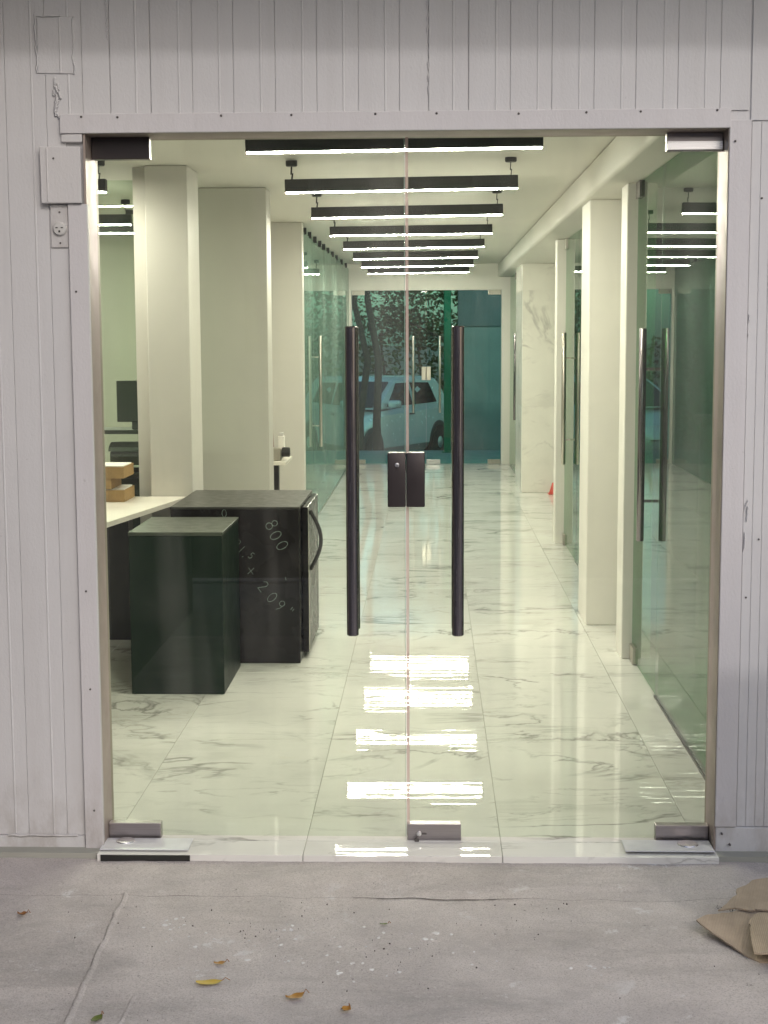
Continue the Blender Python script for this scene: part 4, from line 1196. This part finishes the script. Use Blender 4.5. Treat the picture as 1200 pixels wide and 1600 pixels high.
sheet('cardboard_sheet', [(0.730, -0.580), (0.765, -0.545), (0.830, -0.520), (0.885, -0.505), (1.10, -0.50), (1.10, -0.79), (0.862, -0.790), (0.845, -0.770), (0.790, -0.690), (0.745, -0.615)], 'torn brown cardboard flap with a raised pointed tip', lift1, M['cardA'])
def lift2(x, y): return GZ + 0.044 + 0.03 * max(0, (y + 0.52) / 0.25) + 0.0015 * noise.noise(Vector((x * 14, y * 14, 3)))
sheet('cardboard_sheet', [(0.800, -0.522), (0.842, -0.468), (0.868, -0.430), (0.872, -0.398), (0.905, -0.372), (0.93, -0.345), (0.975, -0.330), (1.12, -0.29), (1.12, -0.53), (0.905, -0.517), (0.888, -0.522), (0.850, -0.505)], 'ragged cardboard piece behind the flap with frayed layers', lift2, M['cardA'])
def lift3(x, y): return GZ + 0.050 + 0.03 * (y + 0.6) + 0.001 * noise.noise(Vector((x * 10, y * 10, 6)))
sheet('cardboard_sheet', [(0.838, -0.815), (0.850, -0.72), (0.868, -0.610), (0.90, -0.56), (1.10, -0.55), (1.10, -0.83), (0.95, -0.825)], 'ridged cardboard strip lying on top nearest the viewer', lift3, M['cardR'])
# support below: a second folded layer of the same strip

# ------------------------------------------------------------------ the photographer, mirrored faintly in the glass
pe = thing('person', (0.06, -5.0, -0.036), 'person in a dusty red shirt holding a phone up with both hands', 'person')
J = {  # joint: (position, radius)
 'pelvis': ((0.06, -5.02, 0.96), .135), 'belly': ((0.06, -5.03, 1.12), .125), 'chest': ((0.06, -5.03, 1.32), .145), 'collar': ((0.06, -5.02, 1.47), .085),
 'neck': ((0.06, -5.0, 1.55), .055), 'jaw': ((0.06, -4.965, 1.63), .066), 'skull': ((0.06, -4.985, 1.715), .088), 'crown': ((0.06, -5.0, 1.775), .07)}
E_ = [('pelvis', 'belly'), ('belly', 'chest'), ('chest', 'collar'), ('collar', 'neck'), ('neck', 'jaw'), ('jaw', 'skull'), ('skull', 'crown')]
for s_, sg in (('l', -1), ('r', 1)):
    X = 0.06
    J.update({s_ + 'hip': ((X + sg * .10, -5.02, .90), .098), s_ + 'thigh': ((X + sg * .115, -5.01, .70), .082), s_ + 'knee': ((X + sg * .12, -5.0, .48), .058), s_ + 'calf': ((X + sg * .125, -5.03, .33), .055), s_ + 'ankle': ((X + sg * .13, -5.04, .06), .038), s_ + 'toe': ((X + sg * .15, -4.86, -.005), .032),
      s_ + 'sh': ((X + sg * .19, -5.02, 1.45), .068), s_ + 'elb': ((X + sg * .27, -4.93, 1.20), .046), s_ + 'wri': ((X * .3 + sg * .085, -4.72, 1.44), .029), s_ + 'palm': ((sg * .055, -4.69, 1.51), .03)})
    E_ += [('pelvis', s_ + 'hip'), (s_ + 'hip', s_ + 'thigh'), (s_ + 'thigh', s_ + 'knee'), (s_ + 'knee', s_ + 'calf'), (s_ + 'calf', s_ + 'ankle'), (s_ + 'ankle', s_ + 'toe'), ('collar', s_ + 'sh'), (s_ + 'sh', s_ + 'elb'), (s_ + 'elb', s_ + 'wri'), (s_ + 'wri', s_ + 'palm')]
    for f_, (dz, L) in enumerate(((.035, .075), (.017, .085), (-.001, .08), (-.018, .065))):   # four fingers behind the phone
        a, b, c_ = s_ + 'f%da' % f_, s_ + 'f%db' % f_, s_ + 'f%dc' % f_
        p = Vector((sg * .048, -4.668, 1.535 + dz))
        J.update({a: (tuple(p), .0095), b: (tuple(p + Vector((-sg * L * .42, .012, .004))), .0085), c_: (tuple(p + Vector((-sg * L * .8, .008, .006))), .007)})
        E_ += [(s_ + 'palm', a), (a, b), (b, c_)]
    p = Vector((sg * .05, -4.70, 1.55))
    J.update({s_ + 't1': (tuple(p), .012), s_ + 't2': (tuple(p + Vector((-sg * .018, -.004, .032))), .009)})
    E_ += [(s_ + 'palm', s_ + 't1'), (s_ + 't1', s_ + 't2')]
names = list(J)
me = bpy.data.meshes.new('body')
me.from_pydata([J[n][0] for n in names], [(names.index(a), names.index(b)) for a, b in E_], [])
tmp = bpy.data.objects.new('body', me); C.objects.link(tmp)
sk = tmp.modifiers.new('skin', 'SKIN'); sk.use_smooth_shade = True
for i, n in enumerate(names):
    v = me.skin_vertices[0].data[i]
    r = J[n][1]
    v.radius = (r * 1.25, r * .85) if n in ('pelvis', 'belly', 'chest') else (r, r)
    v.use_root = n == 'pelvis'
tmp.modifiers.new('sub', 'SUBSURF').render_levels = 1
tmp.modifiers['sub'].levels = 1
dg = bpy.context.evaluated_depsgraph_get()
bme = bpy.data.meshes.new_from_object(tmp.evaluated_get(dg))
bpy.data.objects.remove(tmp)
bme.name = 'body'
bme.transform(Matrix.Translation(-WL[pe]))
for mm in ('skin', 'shirt', 'trousers'): bme.materials.append(M[mm])
for p in bme.polygons:
    c = p.center + WL[pe]
    p.use_smooth = True
    d = abs(c.x - 0.06)
    p.material_index = 1 if (0.93 < c.z < 1.50 and c.y < -4.9) else (2 if c.z <= 0.93 and c.z > 0.05 else 0)
    if c.z <= 0.05: p.material_index = 2
bo = bpy.data.objects.new('body', bme); C.objects.link(bo); bo.parent = pe; WL[bo] = WL[pe].copy()
bm = bmesh.new()
bmesh.ops.create_uvsphere(bm, u_segments=20, v_segments=12, radius=1, matrix=Matrix.Translation((0.06, -5.015, 1.735)) @ Matrix.Diagonal((.088, .097, .105, 1)))
bmesh.ops.delete(bm, geom=[v for v in bm.verts if v.co.z < 1.665 or (v.co.y > -4.955 and v.co.z < 1.765)], context='VERTS')
obj('hair', bm, M['hair'], pe, smooth=80)
for sg in (-1, 1):
    bm = bmesh.new(); bmesh.ops.create_uvsphere(bm, u_segments=10, v_segments=8, radius=1, matrix=Matrix.Translation((0.06 + sg * .088, -4.99, 1.69)) @ Matrix.Diagonal((.012, .02, .032, 1)))
    obj('ear', bm, M['skin'], pe, smooth=80)
    bm = bmesh.new(); bmesh.ops.create_uvsphere(bm, u_segments=10, v_segments=8, radius=.012, matrix=Matrix.Translation((0.06 + sg * .032, -4.902, 1.705)))
    obj('eye', bm, M['hair'], pe, smooth=80)
    obj('shoe', box(0.06 + sg * .145 - .048, 0.06 + sg * .145 + .048, -5.10, -4.81, -0.035, 0.055, bev=.025, seg=3), M['trousers'], pe, smooth=60)
bm = bmesh.new(); prism(bm, [(-4.905, 1.70), (-4.875, 1.655), (-4.90, 1.648)], 'X', 0.047, 0.073); obj('nose', bm, M['skin'], pe)
obj('mouth', box(0.036, 0.084, -4.9015, -4.896, 1.618, 1.628, bev=.002), M['shirt'], pe)
ph = thing('phone', (0.0, -4.66, 1.565), 'black phone held upright in the photographer hands', 'phone')
obj('shell', box(-0.037, 0.037, -4.664, -4.656, 1.49, 1.645, bev=.003, seg=2), M['black'], ph)
obj('screen', box(-0.034, 0.034, -4.6655, -4.6645, 1.495, 1.64), M['carglass'], ph)
